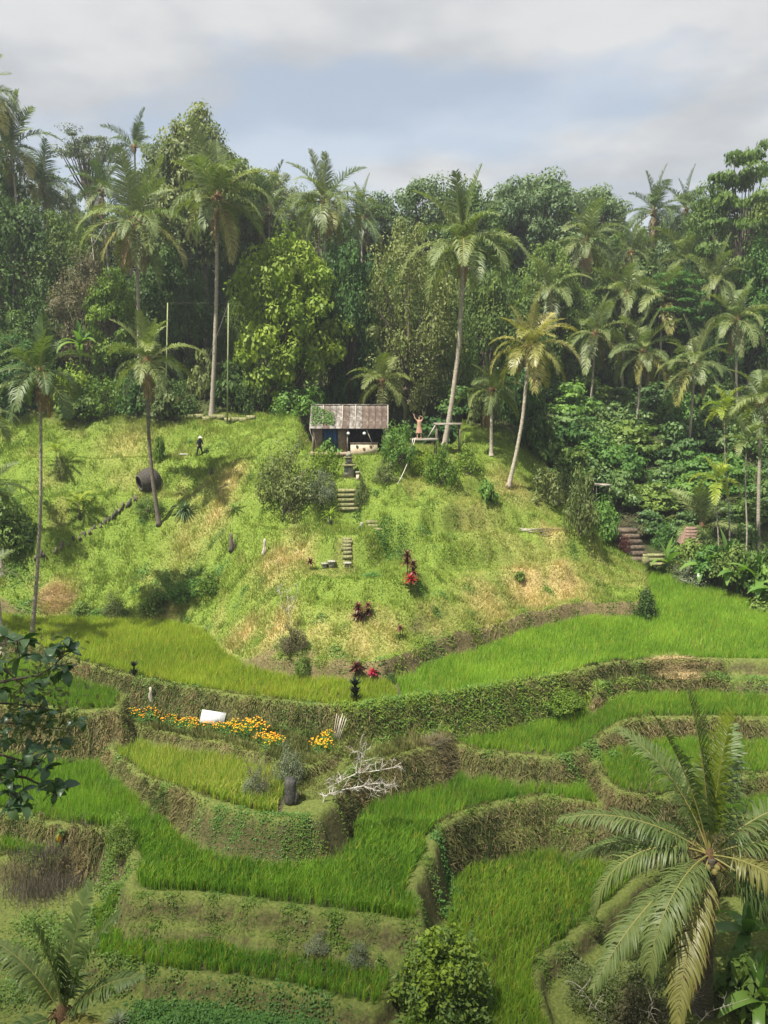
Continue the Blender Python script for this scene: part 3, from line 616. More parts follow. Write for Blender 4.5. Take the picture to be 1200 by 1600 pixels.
def bank_grass():
    x, y, z = scatter(640000, (-30, 32), (19, 56))
    j, i = cell(x, y); o = GO[j, i]; sl = GSLOPE[j, i]
    isb = ((o >= 100) & (o < 200)) | (o == -1) | np.isin(o, [ID['ground_left'], ID['ground_right'], ID['ledge'], ID['bed'], ID['upper_ledge'], ID['elbow_ledge'], ID['shelf']])
    lipk = np.zeros(len(x), bool)
    for k in RICE_K:
        s = o == k
        if s.any():
            q = np.zeros(len(x), bool); q[s] = sdist(np.stack([x[s], y[s]], -1), PLXY[k]) < .6; q |= s & (k == ID['flower']) & (x > -4.1); lipk |= q
    k = isb | lipk; x, y, z, sl, lipk, o = x[k], y[k], z[k], sl[k], lipk[k], o[k]; j, i = j[k], i[k]
    n = len(x); rep = 1 + (sl > .8) * 2                      # steep faces get more blades for their larger area
    ix = np.repeat(np.arange(n), rep); x = x[ix] + rng.normal(0, .05, len(ix)); y = y[ix] + rng.normal(0, .05, len(ix)); z = Hz(x, y)
    sl = sl[ix]; lipk = lipk[ix]; o = o[ix]; j = j[ix]; i = i[ix]; n = len(x)
    cl = fbm(x * 1.4, y * 1.4, 3)
    tuft = sstep(.45, .7, fbm(x * 2.6 + 7, y * 2.6, 2))
    h = np.where(lipk, (.04 + .07 * rng.random(n)) * (.7 + 1.2 * tuft), (.07 + .20 * rng.random(n)) * (.4 + 1.1 * cl + 1.0 * tuft))
    h = np.where((o == -1) | (o == ID['ground_left']) | (o == ID['ground_right']), h * 2.4, h)
    down = np.arctan2(-gzy[j, i], -gzx[j, i]); az = down + rng.normal(0, .7, n)
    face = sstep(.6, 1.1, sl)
    lean = np.where(sl > .7, .25 + .55 * rng.random(n), np.abs(rng.normal(.3, .25, n)))
    rise = np.where(sl > .7, rng.uniform(-1.0, .55, n), 1 - .2 * np.minimum(lean, 2))
    h = h * np.where(sl > .7, 1.25, 1.0) * np.where(y < 34, 1.4, 1.1)
    w = (.028 + .034 * rng.random(n)) * np.clip(y / 32, .85, 1.4)
    big = fbm(x * .5 + 20, y * .5, 4); small = fbm(x * 4.5, y * 4.5, 2)
    tint = np.clip(.62 - .30 * face + (big - .5) * 1.8 + (small - .5) * 1.6 + rng.normal(0, .2, n), 0, 1)  # steep faces darker: top-light shade put into the tint; dead grass browns them too
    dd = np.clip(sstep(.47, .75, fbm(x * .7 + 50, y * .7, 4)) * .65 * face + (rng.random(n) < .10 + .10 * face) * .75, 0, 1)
    for p, r, wt in DRYP: dd = np.maximum(dd, wt * np.exp(-((x - p[0]) ** 2 + (y - p[1]) ** 2) / (r * r)))
    keep = rng.random(n) > .35 * face * (small < .5)
    P = np.stack([x, y, z - .02], -1)[keep]
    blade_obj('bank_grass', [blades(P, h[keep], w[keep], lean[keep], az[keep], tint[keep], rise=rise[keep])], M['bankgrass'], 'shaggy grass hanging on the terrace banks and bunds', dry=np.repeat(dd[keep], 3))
hill_grass(); bank_grass()

# ------------------------------------------------------------------ leaves, crowns and bushes
def leaf_quads(C, N, size, aspect=.5, fold=.15, tint=None, droop=0.0):
    n = len(C); N = N / (np.linalg.norm(N, axis=1)[:, None] + 1e-9)
    r = rng.normal(size=(n, 3)); r[:, 2] -= droop
    T = r - (r * N).sum(1)[:, None] * N; T /= np.linalg.norm(T, axis=1)[:, None] + 1e-9
    B = np.cross(N, T); s = np.broadcast_to(size, (n,))[:, None]
    V = np.stack([C - T * s * .5, C + B * s * aspect * .5 - N * s * fold, C + T * s * .5 - N * s * fold * .6, C - B * s * aspect * .5 - N * s * fold], 1).reshape(-1, 3)
    Q = np.arange(n * 4).reshape(-1, 4)
    return V, Q, np.repeat(rng.random(n) if tint is None else tint, 4)
def ellip(n, shell=.5):
    v = rng.normal(size=(n, 3)); v /= np.linalg.norm(v, axis=1)[:, None]
    return v * (shell + (1 - shell) * rng.random(n) ** .5)[:, None]
def crown_mesh(name, kind, seed):
    """leaf mass of a crown in unit space: radius 1, height -1..1; and its branches"""
    global rng
    keep = rng; rng = np.random.default_rng(seed)
    if kind == 'dense':   nc, nl, cs, ls, asp = 80, 11000, .30, .078, .58
    if kind == 'broad':   nc, nl, cs, ls, asp = 120, 17000, .24, .074, .58
    if kind == 'feather': nc, nl, cs, ls, asp = 130, 15000, .22, .056, .45
    if kind == 'umbrella': nc, nl, cs, ls, asp = 46, 6500, .26, .055, .5
    if kind == 'tiers':   nc, nl, cs, ls, asp = 60, 7000, .26, .085, .55
    C = ellip(nc, .45)
    if kind == 'umbrella':
        C = ellip(nc, .3); C[:, 2] = .25 + .65 * (1 - C[:, 0] ** 2 - C[:, 1] ** 2) * rng.random(nc) + rng.normal(0, .12, nc)
    if kind == 'tiers':
        C[:, 2] = np.round(C[:, 2] * 3.5) / 3.5 + rng.normal(0, .03, nc); C[:, :2] *= 1.0
    if kind == 'broad': C[:, 2] = np.where(C[:, 2] < 0, C[:, 2] * .95, C[:, 2])
    C[:, :2] *= (1 - .22 * np.clip(C[:, 2], 0, 1) ** 2)[:, None]
    C *= (0.85 + .22 * rng.random(nc))[:, None]
    R_ = cs * (.55 + .9 * rng.random(nc))
    own = rng.integers(0, nc, nl); d = rng.normal(size=(nl, 3)); d /= np.linalg.norm(d, axis=1)[:, None]
    flat = {'umbrella': .28, 'tiers': .22, 'broad': .55}.get(kind, .75)
    d2 = d * np.array([1, 1, flat]); rad = (R_[own] * (.35 + .65 * rng.random(nl) ** .45))[:, None]
    P = C[own] + d2 * rad
    Nn = d * np.array([.8, .8, 1]) + np.array([0, 0, .45]) + rng.normal(0, .35, (nl, 3))
    ct = rng.random(nc); tint = np.clip(ct[own] * .55 + .45 * rng.random(nl) + rng.normal(0, .08, nl), 0, 1)
    V, Q, t = leaf_quads(P, Nn, ls * (.7 + .6 * rng.random(nl)), asp, .12, tint)
    me = np_mesh(name, V, Q, M['mid'], None, t)
    b = MB()
    for c in C[rng.permutation(nc)[:26]]:
        a = np.array([0, 0, -1.0 + .5 * rng.random()]); m = a * .4 + c * .6 + np.array([0, 0, -.12]); m[:2] *= .75
        tt = np.linspace(0, 1, 6)[:, None]; path = (1 - tt) ** 2 * a + 2 * tt * (1 - tt) * m + tt ** 2 * c
        path += rng.normal(0, .012, path.shape)
        b.tube(path, np.linspace(.030, .008, 6), 4, cap=False)
    b.tube([(0, 0, -1.05), (0.02, 0, -.5), (-.02, .02, 0), (0, 0, .45)], [.045, .036, .026, .012], 6, cap=False)
    bm = b.mesh(name + '_branches', M['bark'], True)
    rng = keep
    return me, bm
CROWNS = {}
for k in ('dense', 'broad', 'feather', 'umbrella', 'tiers'):
    CROWNS[k] = [crown_mesh('crown_' + k, k, 100 + 7 * s + len(k)) for s in range(2 if k in ('umbrella', 'tiers', 'broad') else 3)]
def tree(px, top, bot, hw, Y, kind, mat, label, name='forest_tree', group='trees of the forest behind the hill', bark='bark', var=None, depth=1.0):
    c = at_y(px, (top + bot) / 2, Y); k = mpp(Y, c[2]); g = h1(c[0], c[1]) - .15
    root = thing(name, (c[0], c[1], g), label, 'tree', group)
    v = CROWNS[kind][(var if var is not None else random.randrange(99)) % len(CROWNS[kind])]
    rz = random.random() * 6.28; r = hw * k; hh = (bot - top) * k / 2; dz = c[2] - g
    o = link('crown', v[0], root, (0, 0, dz), (0, 0, rz), (r, r * depth, hh)); setmat(o, M[mat])
    b = link('branches', v[1], root, (0, 0, dz), (0, 0, rz), (r, r * depth, hh)); setmat(b, M[bark])
    zt = max(dz - hh * .55, 1.0); tr = max(.10, r * .045)
    m = MB(); s = np.linspace(0, 1, 7)[:, None]
    path = np.array([0, 0, 0.0]) * (1 - s) + np.array([0, 0, zt]) * s + np.stack([np.sin(s[:, 0] * 3.1) * .12 * r * random.uniform(-.6, .6), np.sin(s[:, 0] * 3.1) * .08 * r, 0 * s[:, 0]], -1)
    m.tube(path, np.linspace(tr * 1.35, tr * .85, 7), 8)
    m.build('trunk', M[bark], root, smooth=True)
    return root
def bush_mesh(name, kind, seed):
    global rng
    keep = rng; rng = np.random.default_rng(seed)
    nc, nl, cs, ls, asp, fl = {'round': (34, 2600, .34, .12, .55, .8), 'airy': (40, 1900, .26, .10, .45, .8), 'layer': (36, 2600, .34, .13, .6, .35), 'fine': (46, 4200, .28, .066, .45, .8), 'big': (22, 620, .34, .26, .5, .7)}[kind]
    C = ellip(nc, .4); C[:, 2] = np.abs(C[:, 2]) * .8 + .12; C[:, :2] *= (1 - .3 * C[:, 2] ** 2)[:, None] * .8
    C *= (.75 + .4 * rng.random(nc))[:, None]
    R_ = cs * (.6 + .7 * rng.random(nc)); own = rng.integers(0, nc, nl)
    d = rng.normal(size=(nl, 3)); d /= np.linalg.norm(d, axis=1)[:, None]
    P = C[own] + d * np.array([1, 1, fl]) * (R_[own] * (.4 + .6 * rng.random(nl) ** .5))[:, None]
    P[:, 2] = np.abs(P[:, 2])
    Nn = d + np.array([0, 0, .5]) + rng.normal(0, .35, (nl, 3)); ct = rng.random(nc)
    V, Q, t = leaf_quads(P, Nn, ls * (.65 + .7 * rng.random(nl)), asp, .12, np.clip(ct[own] * .55 + .45 * rng.random(nl), 0, 1))
    me = np_mesh(name, V, Q, M['mid'], None, t); b = MB()
    for c in C[:14]:
        a = np.array([rng.normal(0, .06), rng.normal(0, .06), -.1]); tt = np.linspace(0, 1, 5)[:, None]
        mid = np.array([a[0] * .5 + c[0] * .35, a[1] * .5 + c[1] * .35, c[2] * .6])
        b.tube((1 - tt) ** 2 * a + 2 * tt * (1 - tt) * mid + tt ** 2 * c, np.linspace(.03, .008, 5), 4, cap=False)
    sm = b.mesh(name + '_stem', M['bark'], True); rng = keep
    return me, sm
BUSH = {k: [bush_mesh('bush_' + k, k, 300 + 11 * s + len(k)) for s in range(3 if k in ('round', 'layer') else 2)] for k in ('round', 'airy', 'layer', 'fine', 'big')}
def bush(px, py, hw, ht, kind, mat, label, name='bush', cat='bush', group=None, bark='bark', Y=None, depth=.9):
    """a bush whose foot shows at the photo pixel (px, py), hw and ht in photo pixels"""
    if Y is None: p = G(px, py)
    else:
        p = at_y(px, py, Y); p[2] = h1(p[0], p[1])
    k = mpp(p[1], p[2]); root = thing(name, (p[0], p[1], p[2] - .05), label, cat, group)
    v = BUSH[kind][random.randrange(99) % len(BUSH[kind])]; rz = random.random() * 6.28
    s = (hw * k * 1.2, hw * k * depth * 1.2, ht * k * 1.08)
    o = link('foliage', v[0], root, None, (0, 0, rz), s); setmat(o, M[mat])
    b = link('stem', v[1], root, None, (0, 0, rz), s); setmat(b, M[bark])
    return root
# ------------------------------------------------------------------ palm fronds
def frond_data(L, elev, droop, npair, ll, lw, hang, seed, seg=2, curve=1.3, lift=.35, dead=False, rach=.035, side=0.0):
    """one feather frond growing along +X from the origin; returns (leaflet MB, midrib MB)"""
    g = np.random.default_rng(seed); n = 14
    s = np.linspace(0, 1, n); th = elev - droop * s ** curve
    ds = L / (n - 1); yaw = side * s ** 1.5
    dirs = np.stack([np.cos(th) * np.cos(yaw), np.cos(th) * np.sin(yaw), np.sin(th)], -1)
    P = np.vstack([[0, 0, 0], np.cumsum((dirs[1:] + dirs[:-1]) / 2 * ds, 0)])
    m = MB(); m.tube(P, np.linspace(rach, rach * .18, n), 4, tint=.5, cap=False)
    u = np.repeat(np.linspace(.16, .99, npair), 2) + g.normal(0, .004, npair * 2); u = np.clip(u, .1, 1)
    sg = np.tile([1.0, -1.0], npair); k = len(u)
    pos = np.stack([np.interp(u, s, P[:, i]) for i in range(3)], -1)
    tan = np.stack([np.interp(u, s, dirs[:, i]) for i in range(3)], -1); tan /= np.linalg.norm(tan, axis=1)[:, None]
    sidev = np.cross(np.array([0, 0, 1.0]), tan); sidev /= np.linalg.norm(sidev, axis=1)[:, None] + 1e-9
    upv = np.cross(tan, sidev)
    prof = np.clip(np.sin(np.clip((u - .08) / .98, 0, 1) ** .72 * np.pi), .06, 1) ** .6 * (1 - .35 * u)
    le = ll * prof * (.85 + .3 * g.random(k))
    fw = .45 + .55 * u + g.normal(0, .16, k)
    d0 = sidev * sg[:, None] + tan * fw[:, None] + upv * (lift + g.normal(0, .10, k))[:, None]
    d0 /= np.linalg.norm(d0, axis=1)[:, None]
    down = np.array([0, 0, -1.0]); w = lw * (.8 + .4 * g.random(k))
    hg = np.clip(hang * (.45 + 1.1 * g.random(k)), 0, 2.6)
    pts = [pos]; d = d0; cur = pos
    for q in range(seg):
        cur = cur + d * (le / seg)[:, None]; pts.append(cur)
        d = d + down * (hg * (1.0 if q else .8))[:, None] * (1.6 / seg); d /= np.linalg.norm(d, axis=1)[:, None]
    wd = np.cross(d0, upv); wd = wd / (np.linalg.norm(wd, axis=1)[:, None] + 1e-9)
    V = []; f = MB()
    for q in range(seg):
        ww = (w * (1.0 if q else .7) / 2)[:, None] * wd
        V += [pts[q] - ww, pts[q] + ww]
    V.append(pts[seg]); V = np.stack(V, 1); nv = V.shape[1]; b = np.arange(k)[:, None] * nv
    Q = np.concatenate([b + np.array([2 * q, 2 * q + 1, 2 * q + 3, 2 * q + 2]) for q in range(seg - 1)]) if seg > 1 else None
    T = b + np.array([2 * seg - 2, 2 * seg - 1, 2 * seg])
    ti = np.clip(.5 + g.normal(0, .22, k) + (u - .5) * .3, 0, 1)
    f.add(V.reshape(-1, 3), Q, T, np.repeat(ti, nv)); return f, m
def frond_mesh(name, *a, **k):
    f, m = frond_data(*a, **k)
    nf = sum(len(q) for q in f.Q), sum(len(t) for t in f.T)
    Q = np.concatenate(f.Q + [q + f.n for q in m.Q]) if f.Q else np.concatenate([q + f.n for q in m.Q]); T = np.concatenate(f.T)
    mi = [0] * nf[0] + [1] * (len(Q) - nf[0]) + [0] * nf[1]
    return np_mesh(name, np.concatenate(f.V + m.V), [Q, T], [M['palm'], M['midrib']], mi, np.concatenate(f.t + m.t))
# far fronds: one set for all palms on the hill; class = how high the frond stands
CLASSES = [(82, 20, .30), (66, 55, .45), (48, 88, .6), (28, 100, .75), (8, 95, .9), (-18, 75, 1.0), (-48, 40, 1.0)]
FAR = [[frond_mesh('frond', 4.6, R(e), R(d), 54, 1.4, .068, h * (1.2 if i < 2 else 2.0), 1000 + 10 * i + v, seg=2, side=random.uniform(-.35, .35)) for v in range(2)] for i, (e, d, h) in enumerate(CLASSES)]
DEADF = [frond_mesh('dead_frond', 3.6, R(-62), R(25), 34, .9, .07, 1.2, 1200 + v, seg=2) for v in range(2)]
ARECA = [frond_mesh('areca_frond', 2.1, R(e), R(d), 17, .72, .10, h, 1300 + i, seg=2, lift=.55, rach=.025) for i, (e, d, h) in enumerate([(78, 40, .3), (60, 75, .4), (40, 100, .5), (15, 100, .6), (-15, 70, .7)])]
FERN = [frond_mesh('fern_frond', 1.5, R(e), R(d), 26, .34, .07, .25, 1400 + i, seg=1, lift=.1, rach=.02) for i, (e, d) in enumerate([(60, 75), (42, 75), (28, 60), (12, 50)])]
def trunk_mesh(pts, r0, r1, mat, rings=True, seg=22, sides=9):
    pts = np.asarray(pts, float); t = np.linspace(0, 1, len(pts)); s = np.linspace(0, 1, seg * (2 if rings else 1))
    P = np.stack([np.interp(s, t, pts[:, i]) for i in range(3)], -1)
    for _ in range(8): P[1:-1] = (P[:-2] + 2 * P[1:-1] + P[2:]) / 4
    r = r0 + (r1 - r0) * s ** .5
    r = r * (1 + .5 * np.exp(-s * 22))
    if rings: r = r * np.where(np.arange(len(s)) % 2, 1.07, .95)
    m = MB(); m.tube(P, r, sides); return m.mesh('trunk', mat, True)
def cluster_mesh(n, r, seed):
    g = np.random.default_rng(seed); m = MB()
    for k in range(n):
        a = g.random() * 6.28; c = (math.cos(a) * .34, math.sin(a) * .34, -.12 - .30 * g.random())
        pr = [(0.001, -1.1), (.62, -.75), (1, -.1), (.8, .6), (.3, 1.0), (.001, 1.1)]
        m.lathe([(p[0] * r, p[1] * r) for p in pr], 7, c)
    return m.mesh('fruit_cluster', M['coconut'], True)
COCO = [cluster_mesh(9, .115, 5), cluster_mesh(6, .12, 6)]
def fibre_mesh():
    m = MB(); g = np.random.default_rng(3)
    m.lathe([(.13, -.6), (.19, -.3), (.24, 0), (.16, .35), (.04, .6)], 9)
    for k in range(16):
        a = g.random() * 6.28; o = np.array([math.cos(a), math.sin(a), 0])
        m.tube([o * .12, o * .3 + [0, 0, .22], o * .48 + [0, 0, .3 - .5 * g.random()]], [.05, .035, .015], 4)
    return m.mesh('crown_base', M['fibre'], True)
FIB = fibre_mesh()
def coconut_palm(crown, base, Y, label, mat='palm', n=20, size=1.0, dead=2, trunk='trunk_grey', bend=0.0, low=1.0, rad=.15, coco=True, name='coconut_palm', cat='palm tree', group='coconut palms', seed=None, spread=None):
    """crown and base are photo pixels; base may be None when the foot is hidden in the forest"""
    rnd = random.Random(seed if seed is not None else int(crown[0] * 7 + crown[1] * 13))
    c = at_y(crown[0], crown[1], Y)
    if base is None: b = np.array([c[0] + rnd.uniform(-.7, .7), c[1] + .3, 0])
    else: b = at_y(base[0], base[1], Y)
    b[2] = h1(b[0], b[1]) - .1
    root = thing(name, b, label, cat, group); d = c - b
    mid = d * .5 + np.array([bend * .5 + (d[0] * .12), 0, 0])
    link('trunk', trunk_mesh([(0, 0, 0), d * .25 + (mid - d * .5) * .7, mid, d * .75 + (mid - d * .5) * .6, d], rad * 1.15, rad * .72, M[trunk]), root)
    link('crown_base', FIB, root, d, (0, 0, rnd.random() * 6), rad / .15 * 1.05)
    if coco: link('fruit_cluster', COCO[rnd.randrange(2)], root, d + np.array([0, 0, -.05]), (0, 0, rnd.random() * 6))
    n = int(n * 1.25)
    for k in range(n):
        q = (k + .5) / n
        cl = spread[min(int(q * len(spread)), len(spread) - 1)] if spread else min(6, int((q ** .85) * (5.0 + low)))
        az = k * 2.39996 + rnd.uniform(-.25, .25)
        o = link('frond', FAR[cl][rnd.randrange(2)], root, d, (rnd.uniform(-.28, .28), rnd.uniform(-.18, .18), az), size * rnd.uniform(.72, 1.12))
        o.material_slots[0].link = 'OBJECT'; o.material_slots[0].material = M[mat if not (cl >= 5 and rnd.random() < .35) else 'palm_yellow']
        o.material_slots[1].link = 'OBJECT'; o.material_slots[1].material = M['midrib']
    for k in range(dead):
        o = link('dead_frond', DEADF[k % 2], root, d + np.array([0, 0, -.15]), (0, rnd.uniform(-.1, .2), rnd.random() * 6.28), size * rnd.uniform(.7, 1.0))
        o.material_slots[0].link = 'OBJECT'; o.material_slots[0].material = M['palm_dead']
    return root
FG = 'coconut palms of the forest behind'
coconut_palm((340, 312), (330, 640), 71, 'tall coconut palm with straight pale trunk at the edge of the lawn', n=22, size=1.22, rad=.19, low=1.4, dead=3)
coconut_palm((212, 348), (216, 560), 75, 'coconut palm with drooping fronds and a dead brown one, left of the tallest pale trunk', n=20, size=1.22, dead=3, low=1.5, rad=.18)
coconut_palm((508, 318), (500, 560), 80, 'coconut palm standing up over the round yellow green tree', n=21, size=1.25, mat='palm', low=1.5)
coconut_palm((724, 385), (694, 660), 66, 'tall leaning coconut palm that carries the upper wooden platform', n=21, size=1.16, rad=.20, bend=.5, low=.8, mat='palm')
coconut_palm((826, 545), (795, 725), 62.5, 'yellowish coconut palm leaning out over the right side of the hill', n=20, size=.92, mat='palm_yellow', bend=.35, rad=.15, low=.9, dead=2)
coconut_palm((63, 585), (50, 1008), 49, 'slender tall palm at left whose pale ringed trunk crosses the left lawn', n=17, size=.80, rad=.115, mat='palm_dark', low=.6, dead=5, bend=.2)
coconut_palm((230, 568), (247, 778), 59.5, 'palm with brown skirted trunk beside the dark woven pod', n=17, size=.88, rad=.15, mat='palm', trunk='trunk_dark', low=.2, dead=2, bend=-.5)
coconut_palm((18, 232), None, 92, 'coconut palm at far left with its crown against the sky', n=18, size=1.25, group=FG, low=1.4)
coconut_palm((-28, 150), None, 88, 'palm at the top left corner showing only its frond tips', n=18, size=1.1, group=FG, coco=False)
coconut_palm((66, 292), None, 96, 'shaggy coconut palm just right of the far left palm', n=16, size=1.1, group=FG, mat='palm_dark', low=1.6)
coconut_palm((210, 232), None, 106, 'small palm top poking above the forest left of the big round tree', n=12, size=.95, group=FG, mat='palm_dark', low=0, coco=False, dead=0)
coconut_palm((160, 300), None, 99, 'palm crown half hidden below the flat topped tree', n=14, size=1.1, group=FG, mat='palm_dark')
coconut_palm((916, 378), None, 96, 'coconut palm with hanging fronds in front of the round blue green trees', n=18, size=1.2, group=FG, mat='palm', low=1.5, dead=2)
coconut_palm((1022, 332), None, 106, 'palm on the skyline right of the dip in the forest', n=16, size=1.15, group=FG, mat='palm_dark', low=1.2)
coconut_palm((1072, 330), None, 109, 'palm on the skyline in front of the tall layered tree', n=15, size=1.1, group=FG, mat='palm_dark', low=1.2)
coconut_palm((1076, 408), None, 98, 'wide drooping palm above the layered dark green tree at right', n=18, size=1.2, group=FG, mat='palm', low=1.6)
coconut_palm((930, 522), (922, 640), 84, 'palm with thin pale trunk, leftmost of the row on the green slope', n=17, size=.95, group=FG, low=1.5, rad=.13, dead=2)
coconut_palm((1004, 552), (992, 668), 82, 'palm second from the left in the row on the green slope', n=18, size=.98, group=FG, low=1.4, rad=.14, dead=2)
coconut_palm((1086, 570), (1074, 728), 78, 'palm with long grey trunk, third in the row on the green slope', n=19, size=1.0, group=FG, low=1.5, rad=.14, dead=2)
coconut_palm((1151, 502), (1156, 610), 84, 'palm with straight pale trunk at the right end of the slope row', n=17, size=1.0, group=FG, low=1.4, rad=.14)
coconut_palm((978, 462), None, 92, 'greyish palm behind and above the slope row', n=17, size=1.05, group=FG, mat='palm', low=1.4)
coconut_palm((930, 468), None, 94, 'greyish palm left behind the slope row', n=15, size=1.0, group=FG, mat='palm_dark', low=1.4)
coconut_palm((1190, 628), (1184, 888), 63, 'palm at the right edge with tall pale trunk above the bananas', n=17, size=.88, rad=.15, mat='palm', low=1.2)
coconut_palm((1096, 826), (1098, 862), 67.2, 'young palm spreading over the little red tiled roof', n=13, size=.95, mat='palm', low=-1.2, dead=1, rad=.2, coco=False, group=None)
coconut_palm((-20, 765), None, 47, 'palm at the left edge showing a few drooping fronds', n=14, size=.62, mat='palm_dark', low=.6, coco=False, group=None)
coconut_palm((-34, 905), None, 50, 'low palm at the left edge with fronds over the straw heap', n=12, size=.72, mat='palm', low=.6, coco=False, group=None)
coconut_palm((-30, 648), None, 56, 'palm at left edge with one pale frond below the slender palm crown', n=12, size=.7, mat='palm', low=.8, coco=False, group=None)
coconut_palm((566, 345), None, 100, 'shadowed palm right behind the palm over the yellow green tree', n=15, size=1.1, group=FG, mat='palm_dark', low=1.4)
coconut_palm((768, 612), (768, 690), 66, 'short palm behind the platforms left of the yellowish palm', n=14, size=.78, mat='palm', low=.3, group=None, coco=False)
coconut_palm((598, 598), None, 72, 'dry looking palm behind the hut roof', n=13, size=.8, mat='olive', low=1.2, group=None, coco=False, dead=4)
coconut_palm((1178, 425), None, 100, 'dim palm among the trees at the right edge', n=13, size=1.0, group=FG, mat='palm_dark', low=1.2)
coconut_palm((770, 470), None, 90, 'dim palm right of the tall leaning palm', n=13, size=.9, group=FG, mat='palm_dark', low=1.2)
coconut_palm((30, 420), None, 88, 'dim palm among the dark trees at left', n=13, size=1.0, group=FG, mat='palm_dark', low=1.4)

for cx, cy, Yc, mt, lb in [(120, 395, 86, 'palm', 'loose palm in front of the brownish tree at left'), (275, 300, 92, 'palm', 'palm between the drooping palm and the tall pale one'), (860, 455, 88, 'palm', 'pale palm left of the slope row, above the yellowish palm'), (1035, 470, 90, 'palm', 'pale palm behind the third slope palm'), (1120, 440, 92, 'palm', 'pale palm between the drooping palm and the right end palm'), (985, 395, 100, 'palm_dark', 'palm below the skyline palm with dark fronds'), (420, 330, 94, 'palm_dark', 'half hidden palm left of the palm over the yellow green tree')]:
    coconut_palm((cx, cy), None, Yc, lb, n=15, size=1.05, group=FG, mat=mt, low=1.4, dead=2)
def areca(crown, base, Y, label, mat, n=9, size=1.0):
    rnd = random.Random(int(crown[0])); c = at_y(*crown, Y); b = at_y(*base, Y); b[2] = h1(b[0], b[1]) - .1
    root = thing('areca_palm', b, label, 'palm tree', 'slender areca palms by the banana plants'); d = c - b
    link('trunk', trunk_mesh([(0, 0, 0), d * .33 + [.08, 0, 0], d * .66 - [.05, 0, 0], d], .062, .05, M['trunk_grey'], sides=7), root)
    m = MB(); m.tube([(0, 0, -.75), (0, 0, -.3), (0, 0, .1)], [.075, .085, .04], 7); link('crownshaft', m.mesh('crownshaft', M['fresh'], True), root, d)
    for k in range(n):
        cl = min(4, int((k + .5) / n * 5)); o = link('frond', ARECA[cl], root, d, (rnd.uniform(-.1, .1), rnd.uniform(-.1, .1), k * 2.4 + rnd.uniform(-.3, .3)), size * rnd.uniform(.85, 1.1))
        setmat(o, M[mat])
areca((1131, 640), (1141, 872), 63.5, 'areca palm with yellow green crown and the tallest thin trunk', 'palm_lime', 10, 1.0)
areca((1166, 692), (1163, 928), 59.5, 'areca palm with dark crown and bright thin trunk nearest the paddy', 'palm', 10, 1.05)
areca((1120, 752), (1122, 885), 62, 'shorter areca palm with one yellow drooping frond', 'palm_lime', 9, 1.05)

# ------------------------------------------------------------------ foreground palms
def near_frond(root, loc, L, elev, droop, az, hang, seed, mat, npair=95, ll=1.2, lw=.05, lift=.3, side=0.0, rach=.038, seg=4, roll=0.0):
    f, m = frond_data(L, R(elev), R(droop), npair, ll, lw, hang * 2.2, seed, seg=seg, lift=lift, rach=rach, side=side)
    o = link('frond', f.mesh('frond', M[mat]), root, loc, (roll, 0, R(az)))
    link('midrib', m.mesh('midrib', M['midrib'], True), o)
    return o
Yp = 25.6; pc = at_y(1108, 1338, Yp); pb = at_y(1100, 1562, Yp); pb[2] = h1(pb[0], pb[1]) - .1
fp = thing('coconut_palm', pb, 'large coconut palm in the right foreground with drooping half dry fronds', 'palm tree'); d = pc - pb
link('trunk', trunk_mesh([(0, 0, 0), d * .3, d * .65, d], .30, .24, M['trunk_dark'], seg=26, sides=12), fp)
link('crown_base', FIB, fp, d - np.array([0, 0, .35]), (0, 0, 1), 1.15)
for k in range(11):
    a = k * 2.4; rr = .30 + .06 * (k % 3); m = MB(); r = .115
    m.lathe([(0.001, -1.1 * r), (.62 * r, -.75 * r), (r, -.1 * r), (.8 * r, .6 * r), (.3 * r, 1.0 * r), (.001, 1.1 * r)], 10)
    m.build('coconut', M['coconut'], fp, d + np.array([math.cos(a) * rr, math.sin(a) * rr, -.12 - .10 * (k % 3)]), (random.uniform(-.5, .5), random.uniform(-.5, .5), 0), True)
# length, elevation, droop, azimuth (0 = right, 180 = left, 270 = towards the camera), hang
for k, (L, e, dr, az, hg, mt, side) in enumerate([
    (4.4, 86, 14, 150, .22, 'palm_near', 0), (4.3, 76, 22, 175, .28, 'palm_near', .1), (3.9, 88, 10, 20, .2, 'palm_lime', 0), (3.6, 70, 40, 60, .3, 'palm_near', -.1), (3.9, 66, 48, 135, .35, 'palm_near', .1),
    (4.1, 34, 52, 174, .6, 'palm_near', 0), (4.4, 44, 70, 8, .5, 'palm_near', .1), (4.3, 28, 60, 350, .6, 'palm_near', 0), (4.2, 26, 122, 186, .95, 'palm_near', .1), (4.0, 8, 60, 155, .8, 'palm_near', -.1),
    (4.7, -12, 42, 208, .75, 'palm_near', .1), (4.3, 14, 112, 226, .85, 'palm_near', -.1), (4.3, -22, 52, 237, .7, 'palm_yellow', .05), (4.1, 20, 112, 314, .9, 'palm_yellow', 0), (4.2, -12, 76, 320, .8, 'palm_near', .1),
    (3.9, -30, 50, 330, .8, 'palm_near', 0), (4.0, 10, 90, 25, .8, 'palm_near', 0), (3.9, 40, 60, 85, .5, 'palm_near', 0), (3.8, 10, 85, 110, .8, 'palm_near', 0), (3.5, -55, 20, 235, 1.1, 'palm_dead', 0)]):
    near_frond(fp, d + np.array([0, 0, .05]), L * 1.28, e, dr, az, hg, 2000 + k, mt, side=side, lift=.45 if e > 40 else .3)
Yq = 19.5; qc = at_y(98, 1590, Yq); qb = np.array([qc[0], qc[1], h1(qc[0], qc[1]) - .1])
yp = thing('young_palm', qb, 'young palm with upright broad fronds in the bottom left corner', 'palm tree'); d = qc - qb
link('trunk', trunk_mesh([(0, 0, 0), d * .3, d * .65, d], .16, .12, M['trunk_dark']), yp)
